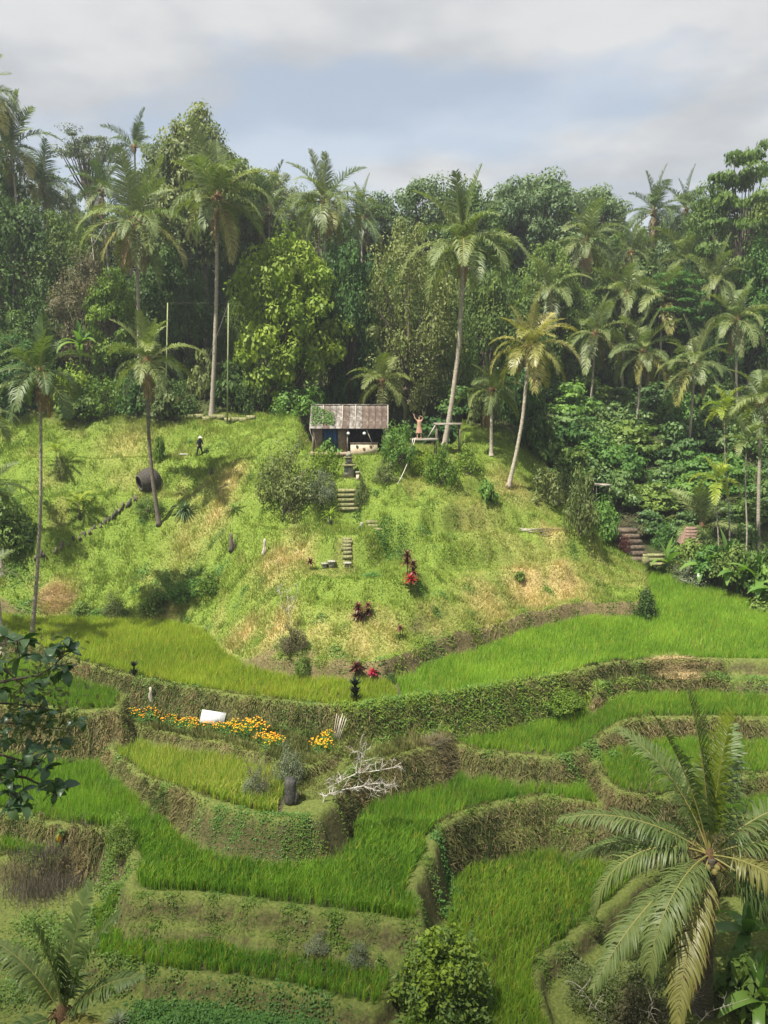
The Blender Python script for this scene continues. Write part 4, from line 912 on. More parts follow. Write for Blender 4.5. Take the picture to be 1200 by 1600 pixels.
link('crown_base', FIB, yp, d, (0, 0, 1), .8)
for k, (L, e, dr, az, hg, mt) in enumerate([(3.0, 80, 22, 60, .25, 'palm_near'), (2.9, 74, 30, 10, .3, 'palm_near'), (2.5, 86, 16, 200, .4, 'palm_near'), (2.7, 62, 52, 165, .5, 'palm_near'), (2.4, 50, 40, 352, .5, 'palm_near'), (2.0, 28, 75, 320, .6, 'palm_yellow'), (2.0, 20, 80, 215, .6, 'palm_near'), (2.1, 35, 60, 100, .6, 'palm_near'), (1.7, 0, 60, 290, .7, 'palm_yellow')]):
    near_frond(yp, d, L * 1.15, e, dr, az, hg, 2100 + k, mt, npair=60, ll=.75, lw=.065, rach=.026)

# ------------------------------------------------------------------ forest trees: crown centre, top, bottom, half width (photo px), distance
TR = [
 (312, 178, 400, 66, 88, 'dense', 'olive', 'big round topped tree standing highest above the left forest'),
 (262, 235, 440, 62, 90, 'dense', 'olive', 'dense olive tree left below the big round topped tree'),
 (355, 235, 420, 50, 92, 'dense', 'dark', 'dark tree on the right shoulder of the big round topped tree'),
 (140, 200, 330, 62, 108, 'umbrella', 'grey', 'flat topped feathery grey tree on the left skyline'),
 (225, 262, 360, 50, 104, 'umbrella', 'grey', 'thin feathery tree right of the flat topped grey one'),
 (20, 300, 560, 70, 82, 'dense', 'dark', 'dark dense tree filling the left edge of the forest'),
 (95, 330, 560, 72, 84, 'feather', 'dark', 'dark fine leaved tree behind the slender left palm'),
 (135, 400, 600, 55, 78, 'feather', 'brownleaf', 'brownish fine leaved tree among the left forest'),
 (178, 425, 600, 46, 77, 'broad', 'yellow', 'yellow green tree below the left drooping palm'),
 (262, 400, 640, 55, 82, 'dense', 'dark', 'shaded tree between the two pale palm trunks'),
 (300, 440, 650, 48, 79, 'feather', 'dark', 'shaded fine leaved tree behind the swing posts'),
 (395, 262, 440, 56, 98, 'dense', 'olive', 'olive tree behind the tall pale palm crown'),
 (440, 270, 400, 50, 102, 'feather', 'olive', 'fine leaved tree left of the palm over the yellow green tree'),
 (448, 365, 640, 86, 74, 'broad', 'yellow', 'big yellow green tree behind and left of the hut'),
 (545, 372, 640, 46, 77, 'dense', 'deep', 'deep green tree right of the big yellow green tree'),
 (640, 345, 640, 80, 77, 'feather', 'olive', 'tall olive fine leaved tree behind the hut and platforms'),
 (590, 305, 430, 44, 104, 'broad', 'blue', 'small blue green tree top in the dip of the skyline'),
 (660, 275, 420, 56, 102, 'dense', 'blue', 'blue green tree left behind the tall leaning palm'),
 (735, 290, 450, 50, 100, 'dense', 'mid', 'green tree behind the crown of the tall leaning palm'),
 (850, 272, 450, 72, 108, 'broad', 'blue', 'round blue green tree on the right skyline'),
 (800, 285, 470, 55, 104, 'broad', 'blue', 'blue green tree left of the round one on the right skyline'),
 (935, 292, 420, 46, 112, 'broad', 'blue', 'lower blue green tree right of the round one on the skyline'),
 (1162, 222, 480, 62, 94, 'tiers', 'mid', 'tall tree with layered open branches at the right edge'),
 (1112, 285, 470, 46, 98, 'dense', 'mid', 'dense tree left of the tall layered one'),
 (1055, 420, 525, 50, 90, 'tiers', 'fresh', 'layered dark green tree between the right palms'),
 (1180, 385, 560, 52, 94, 'dense', 'fresh', 'rounded green tree at the right edge of the slope'),
 (760, 420, 640, 48, 84, 'dense', 'dark', 'shaded tree right of the tall leaning palm trunk'),
 (858, 380, 620, 62, 90, 'feather', 'mid', 'fine leaved tree behind the yellowish palm'),
 (712, 470, 660, 36, 78, 'feather', 'mid', 'narrow tree behind the upper platform'),
 (15, 520, 660, 62, 73, 'dense', 'deep', 'deep green tree at the left edge below the slender palm crown'),
 (372, 470, 660, 44, 80, 'feather', 'dark', 'shaded tree behind the thin green swing post'),
 (560, 520, 660, 40, 80, 'dense', 'dark', 'dark shaded tree above the hut roof'),
 (890, 440, 600, 50, 92, 'dense', 'mid', 'green tree among the palms right of the yellowish palm'),
 (1010, 400, 560, 50, 100, 'dense', 'dark', 'dark tree behind the row of slope palms'),
 (1110, 470, 620, 46, 96, 'dense', 'dark', 'dark tree under the wide drooping palm'),
 (960, 360, 520, 46, 106, 'dense', 'mid', 'green tree below the dip right of the round blue green tree'),
 (820, 470, 650, 45, 84, 'dense', 'dark', 'dark tree directly behind the yellowish palm crown'),
 (215, 480, 640, 40, 80, 'feather', 'mid', 'slim tree behind the skirted palm'),
 (60, 470, 640, 52, 79, 'broad', 'mid', 'leafy tree behind the slender palm crown'),
 (500, 300, 470, 48, 96, 'feather', 'dark', 'dark fine leaved tree behind the palm over the yellow green tree'),
 (610, 420, 620, 44, 88, 'dense', 'mid', 'green tree between the deep green and the olive tree'),
 (690, 380, 560, 46, 92, 'dense', 'olive', 'olive tree behind the tall leaning trunk'),
 (1195, 300, 480, 46, 104, 'dense', 'mid', 'green tree behind the tall layered one at the edge'),
 (-20, 200, 480, 60, 96, 'dense', 'dark', 'dark tree at the left edge under the corner palm'),
 (75, 270, 420, 50, 102, 'feather', 'grey', 'greyish tree left of the flat topped tree'),
]
for i, t in enumerate(TR): tree(*t, var=i)
brnd = random.Random(12)
MARK = [(-99, 110, 'near the far left palm'), (110, 220, 'behind the flat topped grey tree'), (220, 400, 'behind the big round topped tree'), (400, 560, 'behind the palm over the yellow green tree'), (560, 650, 'in the dip left of the tall leaning palm'), (650, 780, 'behind the tall leaning palm'), (780, 960, 'behind the round blue green tree'), (960, 1090, 'behind the two skyline palms'), (1090, 1400, 'behind the tall layered tree at right')]
def mark(x): return next(m_[2] for m_ in MARK if m_[0] <= x < m_[1])
def skyl(x): return np.interp(x, [-40, 60, 200, 320, 400, 500, 600, 680, 760, 900, 980, 1100, 1240], [330, 330, 300, 290, 310, 330, 345, 315, 315, 315, 350, 320, 300])
for i, x in enumerate(range(-30, 1240, 46)):
    y0 = skyl(x) + brnd.uniform(5, 30)
    tree(x + brnd.uniform(-10, 10), y0, y0 + 190, 52, brnd.uniform(108, 120), brnd.choice(['dense', 'dense', 'broad']), brnd.choice(['dark', 'mid', 'dark', 'blue', 'olive']), 'dim back row tree ' + mark(x), 'forest_tree', 'dim trees of the back row', var=i)
for i, x in enumerate(range(-20, 1230, 50)):
    if 400 < x < 500: continue
    tree(x + brnd.uniform(-12, 12), 430 + brnd.uniform(-20, 20), 640, 46, brnd.uniform(90, 97), brnd.choice(['dense', 'feather']), brnd.choice(['dark', 'dark', 'mid', 'deep']), 'shaded tree low inside the forest ' + mark(x), 'forest_tree', 'shaded trees inside the forest', var=i)

# ------------------------------------------------------------------ shrubs
SG = 'shrubs covering the slope to the right'
k = 0
srnd = random.Random(4)
for row, (y0, Yr, hw) in enumerate([(655, 88, 40), (690, 83, 40), (725, 79, 40), (765, 75, 40), (800, 71.5, 38), (840, 68.5, 34)]):
    for x in range(850 + row * 14 + (row % 2) * 26, 1235, 58):
        if row == 5 and x < 960: continue
        px = x + srnd.uniform(-14, 14); Y = Yr + srnd.uniform(-1.5, 1.5)
        bush(px, y0, hw * srnd.uniform(.85, 1.25), hw * srnd.uniform(.9, 1.5), srnd.choice(['layer', 'layer', 'round']), srnd.choice(['slope', 'slope', 'slope', 'fresh', 'mid']),
             ['low spreading shrub under the slope palms', 'spreading shrub high on the right slope', 'spreading shrub above the middle of the right slope', 'spreading shrub in the middle of the right slope', 'spreading shrub low on the right slope', 'spreading shrub at the foot of the right slope'][row] + (' behind the yellowish palm' if px < 950 else ' below the third slope palm' if px < 1090 else ' behind the areca palms'), 'slope_shrub', 'shrub', SG, Y=Y)
UG = 'undergrowth along the forest edge'
for x in list(range(-20, 420, 34)) + list(range(690, 900, 34)):
    Y = srnd.uniform(71, 77) if x < 500 else srnd.uniform(70, 76)
    bush(x + srnd.uniform(-10, 10), 650, srnd.uniform(24, 40), srnd.uniform(40, 85), srnd.choice(['round', 'airy', 'big', 'layer']), srnd.choice(['dark', 'deep', 'mid', 'dark', 'olive']),
         'dark undergrowth shrub at the forest edge ' + ('behind the slender left palm' if x < 130 else 'behind the skirted palm' if x < 280 else 'beside the tall pale palm trunk' if x < 450 else 'behind the platforms' if x < 790 else 'behind the yellowish palm'), 'undergrowth_shrub', 'shrub', UG, Y=Y)
BU = [ # foot pixel, half width, height, kind, colour, label
 (448, 792, 50, 100, 'fine', 'olive', 'large olive grey shrub on the left shoulder of the hill'),
 (508, 742, 28, 44, 'airy', 'yellow', 'yellow green shrub in front of the hut door'),
 (500, 785, 30, 46, 'fine', 'grey', 'pale twiggy shrub beside the upper steps'),
 (470, 660, 50, 62, 'airy', 'fresh', 'bright green shrub left of the hut roof'),
 (515, 640, 26, 34, 'airy', 'fresh', 'small fresh green shrub over the left end of the hut roof'),
 (517, 712, 20, 34, 'big', 'fresh', 'broad leaved plant before the blue door'),
 (622, 720, 30, 62, 'airy', 'fresh', 'leafy bush at the right end of the hut'),
 (600, 755, 24, 36, 'airy', 'olive', 'loose bush below the right end of the hut'),
 (566, 790, 13, 46, 'airy', 'olive', 'narrow dark bush beside the top of the upper steps'),
 (690, 760, 30, 66, 'airy', 'yellow', 'yellow green bush below the lower platform'),
 (660, 738, 36, 30, 'fine', 'lime', 'low bright bush under the lower platform'),
 (730, 740, 28, 44, 'airy', 'yellow', 'light bush right of the platforms'),
 (762, 782, 16, 36, 'big', 'fresh', 'small leafy sapling on the right of the hill crest'),
 (860, 790, 40, 62, 'airy', 'olive', 'loose olive bush on the right crest of the hill'),
 (905, 832, 34, 100, 'airy', 'olive', 'slim small tree with airy crown at the right end of the crest'),
 (880, 750, 46, 60, 'layer', 'mid', 'spreading green bush behind the right crest'),
 (940, 840, 30, 60, 'round', 'fresh', 'green bush left of the red stone steps'),
 (970, 860, 20, 28, 'fine', 'maroon', 'low dark twiggy bush at the foot of the stone steps'),
 (985, 835, 34, 30, 'fine', 'brownleaf', 'brownish bush on top of the stone steps'),
 (1042, 862, 26, 46, 'airy', 'fresh', 'bright bush right of the stone steps'),
 (110, 640, 36, 62, 'round', 'lime', 'lime green bush at the top left of the lawn'),
 (165, 648, 34, 60, 'airy', 'yellow', 'loose yellow green bush right of the lime one'),
 (200, 640, 24, 50, 'round', 'fresh', 'fresh green bush below the skirted palm crown'),
 (65, 625, 30, 50, 'round', 'deep', 'dark bush left of the lime green bush'),
 (235, 800, 28, 26, 'fine', 'mid', 'dark low bush at the foot of the skirted palm'),
 (240, 955, 24, 28, 'round', 'mid', 'low bush on the edge above the left paddy'),
 (290, 938, 34, 34, 'airy', 'fresh', 'fresh green clump on the left slope'),
 (325, 930, 26, 40, 'airy', 'yellow', 'bright ferny clump on the left slope'),
 (180, 966, 22, 40, 'fine', 'olive', 'dark feathery bush above the left paddy'),
 (130, 962, 18, 20, 'round', 'mid', 'little bush right of the straw heap'),
 (458, 1018, 24, 44, 'fine', 'brownleaf', 'dark tangled bush low on the hill front'),
 (474, 1056, 16, 36, 'airy', 'mid', 'small green bush at the paddy edge below the hill'),
 (612, 1068, 10, 16, 'fine', 'deep', 'tiny dark shrub between the two upper paddies'),
 (1010, 968, 20, 44, 'round', 'dark', 'dark bush at the corner of the upper right paddy'),
 (1080, 912, 36, 34, 'fine', 'grey', 'grey green hedge at the far edge of the paddy'),
 (1050, 900, 24, 24, 'fine', 'olive', 'low olive hedge right of the stone steps'),
 (1190, 955, 24, 34, 'big', 'mid', 'broad leaved clump at the right edge of the paddy'),
 (880, 1105, 44, 36, 'fine', 'yellow', 'overhanging grass tuft on the long weedy bank at right'),
 (20, 860, 46, 80, 'round', 'mid', 'leafy bush at the left edge of the lawn'),
 (95, 750, 12, 44, 'airy', 'olive', 'thin sapling under the bright tree fern'),
 (250, 720, 12, 46, 'big', 'yellow', 'thin sapling with pale leaves right of the skirted palm'),
 (813, 908, 9, 20, 'big', 'mid', 'small leafy sapling on the dry right slope'),
 (190, 1335, 30, 60, 'fine', 'mid', 'dark bush on the bank beside the purple brown dead grass'),
 (1160, 1560, 60, 80, 'big', 'mid', 'broad leaved undergrowth behind the foreground palm'),
 (930, 1575, 54, 56, 'fine', 'olive', 'tangled olive brush below the bund at bottom right'),
 (1000, 1600, 60, 60, 'fine', 'brownleaf', 'dry brown brush in the bottom right corner'),
 (1060, 1480, 30, 60, 'layer', 'fresh', 'green weeds behind the foreground palm trunk'),
 (500, 1487, 24, 26, 'fine', 'grey', 'greyish weed tuft on the bank above the bottom left paddy'),
 (560, 1505, 26, 30, 'fine', 'grey', 'pale flowering weed on the bank left of the round bush'),

 (1075, 885, 34, 40, 'round', 'mid', 'leafy bush behind the first banana plants'),
 (1112, 895, 34, 46, 'layer', 'fresh', 'spreading bush under the shorter areca palm'),
 (1145, 905, 34, 50, 'round', 'dark', 'dark bush between the two taller areca trunks'),
 (1185, 915, 36, 60, 'round', 'mid', 'leafy bush behind the right edge banana plants'),
 (1210, 930, 34, 56, 'layer', 'fresh', 'bush cut by the right edge behind the bananas'),
 (1100, 870, 30, 44, 'airy', 'dark', 'shaded bush under the young palm'),
 (1160, 880, 34, 60, 'layer', 'slope', 'spreading bush left of the right edge palm trunk'),
 (1060, 880, 24, 32, 'big', 'fresh', 'broad leaved clump left of the little red roof'),
 (455, 1222, 28, 62, 'fine', 'grey', 'wispy grey green shrub behind the black stump'),
 (400, 1245, 22, 44, 'fine', 'grey', 'wispy grey shrub at the end of the yellow green paddy'),
]
for b in BU:
    bush(*b)
# the dense round bush in the foreground, fresh lime shoots above old dark leaves
bp0 = G(692, 1598); kk = mpp(bp0[1], 0)
fb = thing('round_bush', bp0 - [0, 0, .1], 'dense round bush with lime green shoots in the bottom centre foreground', 'bush')
for nm, mt, sc3, dz, n_, seed_ in (('foliage', 'mid', (84 * kk, 74 * kk, 150 * kk), 0, 6800, 1), ('shoot', 'lime', (78 * kk, 70 * kk, 52 * kk), 116 * kk, 1900, 2)):
    g = np.random.default_rng(seed_); nc = 60
    C = g.normal(size=(nc, 3)); C /= np.linalg.norm(C, axis=1)[:, None]; C[:, 2] = np.abs(C[:, 2]); C *= (.55 + .4 * g.random(nc))[:, None]
    ow = g.integers(0, nc, n_); dd = g.normal(size=(n_, 3)); dd /= np.linalg.norm(dd, axis=1)[:, None]
    P = (C[ow] + dd * (.24 * g.random(n_) ** .5)[:, None]) * np.array(sc3); P[:, 2] += dz * (1 - .55 * (np.hypot(P[:, 0], P[:, 1]) / sc3[0]) ** 2)
    V, Q, t = leaf_quads(P, dd + np.array([0, -.15, .5]) + g.normal(0, .3, dd.shape), .17 * (.7 + .6 * g.random(n_)), .5, .14)
    link(nm, np_mesh(nm, V, Q, M[mt], None, t), fb)
m = MB()
for k in range(9):
    a = k * 2.4; m.tube([(0, 0, 0), (math.cos(a) * .25, math.sin(a) * .25, .6), (math.cos(a) * .7, math.sin(a) * .6, 1.5 + .3 * (k % 3))], [.06, .045, .015], 5)
m.build('stem', M['bark'], fb, smooth=True)

# ------------------------------------------------------------------ leafy plants with their own leaves
def strap(L, W, elev, droop, seed, n=7, fold=.25, wob=.0):
    """one strap or banana leaf along +X"""
    g = np.random.default_rng(seed); s = np.linspace(0, 1, n); th = elev - droop * s ** 1.3
    P = np.vstack([[0, 0, 0], np.cumsum(np.stack([np.cos(th), 0 * th, np.sin(th)], -1)[1:] * L / (n - 1), 0)])
    w = W * np.clip(np.sin(np.clip(.06 + .94 * s, 0, 1) ** .8 * np.pi), .05, 1) ** .7 / 2
    up = np.stack([-np.sin(th), 0 * th, np.cos(th)], -1); sd = np.array([0, 1.0, 0])
    wv = 1 + wob * g.normal(size=n)
    V = np.concatenate([P + sd * (w * wv)[:, None] + up * (w * fold)[:, None], P, P - sd * (w * wv)[:, None] + up * (w * fold)[:, None]])
    i = np.arange(n - 1); Q = np.concatenate([np.stack([i, i + 1, i + 1 + n, i + n], -1), np.stack([i + n, i + 1 + n, i + 1 + 2 * n, i + 2 * n], -1)])
    return V, Q
def rosette(name, n, L, W, e0, e1, droop, seed, mat, z=0.0):
    g = random.Random(seed); m = MB()
    for k in range(n):
        q = k / max(1, n - 1); V, Q = strap(L * g.uniform(.75, 1.1), W, R(e0 + (e1 - e0) * q + g.uniform(-8, 8)), R(droop * g.uniform(.7, 1.2)), seed + k)
        a = k * 2.4 + g.uniform(-.3, .3); c, s = math.cos(a), math.sin(a)
        m.add(V @ np.array([[c, s, 0], [-s, c, 0], [0, 0, 1]]) + np.array([0, 0, z]), Q, None, g.random())
    return m.mesh(name, M[mat])
BLEAF = [np_mesh('banana_leaf', *[strap(1.9, .48, R(e), R(dr), 50 + i, 9, .3, .08)[0], strap(1.9, .48, R(e), R(dr), 50 + i, 9, .3, .08)[1]], M['banana'], None, np.full(27, .3 + .2 * i)) for i, (e, dr) in enumerate([(84, 20), (66, 60), (45, 90), (20, 95)])]
def banana(px, py, label, size=1.0, n=8, mat='banana', Y=None, stem=1.2, group='banana plants'):
    p = G(px, py) if Y is None else at_y(px, py, Y)
    if Y is not None: p[2] = h1(p[0], p[1])
    rt = thing('banana_plant', p - [0, 0, .05], label, 'banana plant', group); rnd = random.Random(int(px)); sz = size
    m = MB(); m.tube([(0, 0, 0), (.02, 0, stem * sz * .5), (0, 0.02, stem * sz)], [.11 * sz, .09 * sz, .05 * sz], 8); m.build('pseudostem', M['fresh'], rt, smooth=True)
    for k in range(n):
        o = link('leaf', BLEAF[min(3, int(k / n * 4))], rt, (0, 0, stem * sz * .96), (rnd.uniform(-.2, .2), rnd.uniform(-.15, .15), k * 2.4 + rnd.uniform(-.3, .3)), sz * rnd.uniform(.8, 1.1)); setmat(o, M[mat])
for x, y, s, lb, n in [(1042, 903, 1.0, 'banana plant with drooping leaves nearest the stone steps', 7), (1100, 916, 1.2, 'upright banana plant below the little red tiled roof', 8), (1132, 920, 1.35, 'bright banana plant in the middle of the right hedge', 9), (1152, 932, 1.1, 'low banana plant left of the bright areca trunk', 7),
                       (1182, 942, 1.3, 'banana plant with wide leaves beside the right edge palm trunk', 9), (1212, 960, 1.25, 'banana plant cut by the right edge of the picture', 8)]: banana(x, y, lb, s, n)
banana(125, 560, 'banana plant with tall upright leaves behind the lawn at left', 1.25, 8, Y=74, stem=4.5)
banana(1165, 1500, 'banana plant behind the trunk of the foreground palm', 1.15, 8, stem=1.0)
banana(1185, 1590, 'banana plant in the bottom right corner', 1.0, 8, stem=.7)
def rosplant(px, py, label, mesh, stem=0.0, size=1.0, name='cordyline', cat='plant', part='foliage', smat='bark', group=None, n=1, rs=.03):
    p = G(px, py); rt = thing(name, p - [0, 0, .04], label, cat, group)
    if stem:
        m = MB(); m.tube([(0, 0, 0), (.02, .01, stem * .5), (0, 0, stem)], [rs, rs * .9, rs * .7], 6); m.build('stem', M[smat], rt, smooth=True)
    for k in range(n):
        link(part, mesh, rt, (0, 0, stem - k * .42), (0, 0, px + k), size * (1 + .08 * k))
    return rt
RM = rosette('foliage', 26, .5, .11, 80, -20, 50, 10, 'maroon'); RR = rosette('foliage', 28, .55, .12, 80, -20, 50, 40, 'red'); RB = rosette('foliage', 22, .75, .10, 85, 5, 60, 70, 'lime')
RA = rosette('foliage', 70, 1.25, .12, 85, -5, 75, 90, 'blue'); RD = rosette('foliage', 44, .5, .12, 90, 45, 18, 170, 'blackleaf'); RF = rosette('foliage', 40, .5, .06, 80, 20, 60, 210, 'mid')
rosplant(636, 900, 'tall dark red cordyline, left of the pair on the middle lawn', RM, 1.3, 1.0, n=2)
rosplant(646, 912, 'dark red cordyline just right of the tall one', RM, 1.15, .9, n=2)
rosplant(641, 930, 'bright red cordyline in front of the dark red pair', RR, .95, 1.1, n=1)
rosplant(485, 890, 'small maroon cordyline on the left end of the middle lawn', RM, .5, .9)
rosplant(560, 968, 'maroon cordyline at the front edge of the lowest lawn', RM, .7, 1.0, n=2)
rosplant(575, 962, 'slim maroon cordyline just right of the lawn edge one', RM, .6, .7, n=2)
rosplant(625, 998, 'small maroon cordyline with bare stalk on the right hill front', RM, .6, .65)
rosplant(558, 1056, 'maroon plant at the foot of the hill above the paddy', RM, .4, 1.1, n=1)
rosplant(583, 1060, 'low red plant at the foot of the hill above the paddy', RR, .2, .75, n=1)
rosplant(555, 1100, 'black green spiky plant on the bund between paddies', RD, .9, .95, name='spiky_plant', n=3, rs=.08)
rosplant(210, 1056, 'dark stubby plant on the left paddy bund', RD, .5, .75, name='spiky_plant', n=2, rs=.07)
rosplant(288, 800, 'big blue green strap leaved clump below the woven pod', RA, .05, 1.0, name='strap_leaf_clump')
rosplant(1012, 968, 'large light leaved taro at the paddy corner', rosette('foliage', 9, .8, .36, 75, 10, 60, 300, 'banana'), .1, 1.0, name='taro_plant')
rosplant(870, 1100, 'overhanging clump of long grass on the weedy bank', rosette('foliage', 120, 1.5, .035, 80, 0, 110, 330, 'yellow'), .05, .9, name='grass_clump')
rosplant(915, 1095, 'second clump of long grass on the weedy bank', rosette('foliage', 90, 1.2, .035, 80, 0, 110, 470, 'yellow'), .05, .8, name='grass_clump')
rosplant(185, 1600, 'spiky grey green plant right of the young palm', rosette('foliage', 40, .7, .05, 80, 0, 60, 600, 'grey'), .05, .8, name='spiky_plant')
def treefern(px, py, label, stem, size, mat='palm_lime'):
    p = G(px, py); rt = thing('tree_fern', p - [0, 0, .05], label, 'fern'); rnd = random.Random(int(px))
    m = MB(); m.tube([(0, 0, 0), (.03, 0, stem * .6), (0, 0, stem)], [.11, .08, .06], 7); m.build('trunk', M['trunk_dark'], rt, smooth=True)
    for k in range(13):
        o = link('frond', FERN[min(3, k * 4 // 13)], rt, (0, 0, stem), (rnd.uniform(-.1, .1), rnd.uniform(-.1, .1), k * 2.4), size * rnd.uniform(.85, 1.1)); setmat(o, M[mat])
treefern(90, 738, 'tree fern with bright spreading fronds on the left lawn', 1.7, 1.0)
treefern(125, 812, 'tree fern with flat yellow green crown above the log edging', 1.3, 1.05)
treefern(322, 925, 'low fern on the left slope above the paddy', .3, .75, 'fresh')
treefern(365, 800, 'small fern beside the dry patch on the left shoulder', .3, .6, 'fresh')
# bromeliad on a stone pedestal
bp_ = rosplant(516, 822, 'yellow bromeliad on a dark stone pedestal at the left of the garden path', RB, .75, 1.0, name='bromeliad', smat='stone_dark', rs=.16)

# ------------------------------------------------------------------ bare and dead wood
def bare(name, label, limbs, Y, mat, twig=(6, .5), r0=.05, seed=1, cat='tree', jit=.5, ground=True):
    """limbs: photo pixel polylines; twigs sprout from them in all directions"""
    g = np.random.default_rng(seed); b = at_y(*limbs[0][0], Y)
    if ground: b[2] = h1(b[0], b[1]) - .05
    rt = thing(name, b, label, cat); tw = MB()
    def sprout(p, d, L, r, depth):
        q = [p]; dd = d
        for k in range(4):
            dd = dd + g.normal(0, .22, 3); dd /= np.linalg.norm(dd); q.append(q[-1] + dd * L / 4)
        tw.tube(np.array(q), np.linspace(r, r * .45, 5), 4, cap=False)
        if depth:
            for k in range(twig[0] // 2 + 1):
                i = g.integers(2, 5); nd = dd * .8 + g.normal(0, .55, 3); nd /= np.linalg.norm(nd); sprout(q[i], nd, L * .62, r * .55, depth - 1)
    for li, l in enumerate(limbs):
        n = len(l); dy = np.cumsum(g.normal(0, jit / n, n)) if li else np.zeros(n)
        P = np.array([at_y(x, y, Y + dy[i]) for i, (x, y) in enumerate(l)]) - b
        rr = np.linspace(r0 * (1 if li == 0 else .6), r0 * .3, n)
        m = MB(); m.tube(P, rr, 6); m.build('limb', M[mat], rt, smooth=True)
        for k in range(twig[0] * (n - 1)):
            t = g.uniform(.8 if li == 0 else .2, n - 1.001); i = int(t); p = P[i] + (P[i + 1] - P[i]) * (t - i); d_ = P[i + 1] - P[i]; d_ = d_ / np.linalg.norm(d_)
            nd = d_ * .7 + g.normal(0, .6, 3); nd[2] += .35; nd /= np.linalg.norm(nd); sprout(p, nd, twig[1] * g.uniform(.6, 1.2), rr[i] * .45 + .006, 1)
    if tw.n: tw.build('twig_mass', M[mat], rt, smooth=True)['kind'] = 'stuff'
    return rt
bare('dead_tree', 'bare bleached white tree leaning out from the mound below the marigolds', [[(502, 1266), (508, 1244), (535, 1234), (568, 1228), (600, 1240)], [(512, 1232), (540, 1216), (560, 1208), (568, 1185), (562, 1160)], [(560, 1208), (590, 1204), (622, 1198)], [(568, 1228), (596, 1222), (612, 1232)]], 31.6, 'white_wood', (6, .42), .036, 3)
bare('dead_branch', 'small bleached branch on the face of the mound', [[(492, 1318), (502, 1314), (506, 1302)]], 30.6, 'white_wood', (1, .1), .03, 4, 'branch', ground=False)
bare('bare_shrub', 'bare grey shrub beside the yellow green paddy', [[(412, 1252), (410, 1225), (404, 1190)], [(412, 1252), (420, 1215), (430, 1180)], [(412, 1252), (396, 1215), (385, 1190)], [(412, 1252), (414, 1215), (416, 1175)]], 31.8, 'bark', (5, .5), .014, 5, 'shrub')
bare('bare_sapling', 'thin bare sapling on the hill front', [[(455, 1005), (452, 960), (448, 925)], [(452, 960), (462, 935), (466, 915)], [(452, 965), (440, 940), (436, 920)]], 44.4, 'deadwood', (4, .5), .025, 6, 'sapling')
bare('dead_branches', 'leafless pale twigs at the bottom right below the palm', [[(960, 1600), (930, 1575), (905, 1540)], [(1040, 1600), (1060, 1570), (1100, 1555)], [(1010, 1600), (1020, 1570), (1010, 1540)], [(1090, 1600), (1110, 1580), (1170, 1560)]], 24, 'deadwood', (3, .5), .018, 7, 'branch')
bare('bare_tree', 'thin bare white trunk among the left forest', [[(160, 560), (150, 440), (143, 370)], [(145, 385), (165, 350), (190, 345)]], 80, 'bark_pale', (2, .9), .09, 8)

# ------------------------------------------------------------------ large leaved tree reaching in at the left edge
Yt = 12.6
tb = at_y(-330, 1330, Yt + .6); tb[2] = h1(tb[0], tb[1]) - .2
lt = thing('large_leaved_tree', tb, 'tree with large dark glossy leaves reaching in from the left edge', 'tree')
trunk_top = at_y(-300, 1080, Yt + .5)
tt = np.linspace(0, 1, 8)[:, None]; m = MB(); m.tube((np.zeros(3) * (1 - tt) + (trunk_top - tb) * tt) + np.concatenate([np.sin(tt * 3) * .1, 0 * tt, 0 * tt], 1), np.linspace(.16, .09, 8), 8); m.build('trunk', M['bark'], lt, smooth=True)
LIMB = [[(-300, 1120), (-150, 1090), (-20, 1070), (20, 1062), (60, 1055), (85, 1040), (100, 1020)], [(-300, 1100), (-120, 1040), (-10, 1010), (30, 1000)], [(-300, 1140), (-140, 1120), (0, 1128), (60, 1135), (110, 1140)], [(-300, 1180), (-120, 1190), (0, 1215), (25, 1245), (30, 1265)], [(-150, 1180), (0, 1210), (40, 1215), (75, 1232), (90, 1240)], [(-200, 1150), (-40, 1165), (20, 1185), (60, 1195)], [(-200, 1060), (-60, 1030), (0, 1040), (40, 1075)], [(-200, 1100), (-60, 1095), (20, 1100), (70, 1105)]]
g = np.random.default_rng(21)
lv = []
for i in range(3):
    V, Q = strap(.23, .135, R(10), R(30 + 20 * i), 700 + i, 5, .25); lv.append(np_mesh('leaf', V, Q, M['bigleaf'], None, np.full(len(V), .25 + .3 * i), smooth=True))
nleaf = 0
for li, l in enumerate(LIMB):
    dy = np.cumsum(g.normal(0, .12, len(l))) + g.normal(0, .3)
    P = np.array([at_y(x, y, Yt + dy[i]) for i, (x, y) in enumerate(l)]) - tb
    m = MB(); m.tube(P, np.linspace(.035, .008, len(l)), 6); m.build('branch', M['bark'], lt, smooth=True)
    for k in range(8):
        t = g.uniform(len(l) - 3.2, len(l) - 1.001) if k > 1 else len(l) - 1.01; i = max(1, int(t)); i = min(i, len(l) - 2); p = P[i] + (P[i + 1] - P[i]) * (t - i)
        d_ = g.normal(0, 1, 3) * [.7, .8, .8]; d_ /= np.linalg.norm(d_); q = p + d_ * g.uniform(.12, .32)
        m = MB(); m.tube([p, (p + q) / 2 + [0, 0, .02], q], [.009, .007, .005], 5); m.build('twig', M['bark'], lt, smooth=True)
        for j in range(5):
            if nleaf >= 290: break
            a = j * 2.4 + g.random(); nleaf += 1
            o = link('leaf', lv[j % 3], lt, q, (g.normal(0, .5), g.normal(.25, .5), a), g.uniform(.8, 1.25))
gq = [(at_y(x, y, Yt + .5) - tb) for x, y in [(10, 1040), (40, 1080), (0, 1100), (60, 1130), (20, 1150), (-20, 1060), (80, 1070), (-20, 1130), (40, 1020), (90, 1140), (50, 1100), (0, 1010), (90, 1030), (-30, 1180)]]
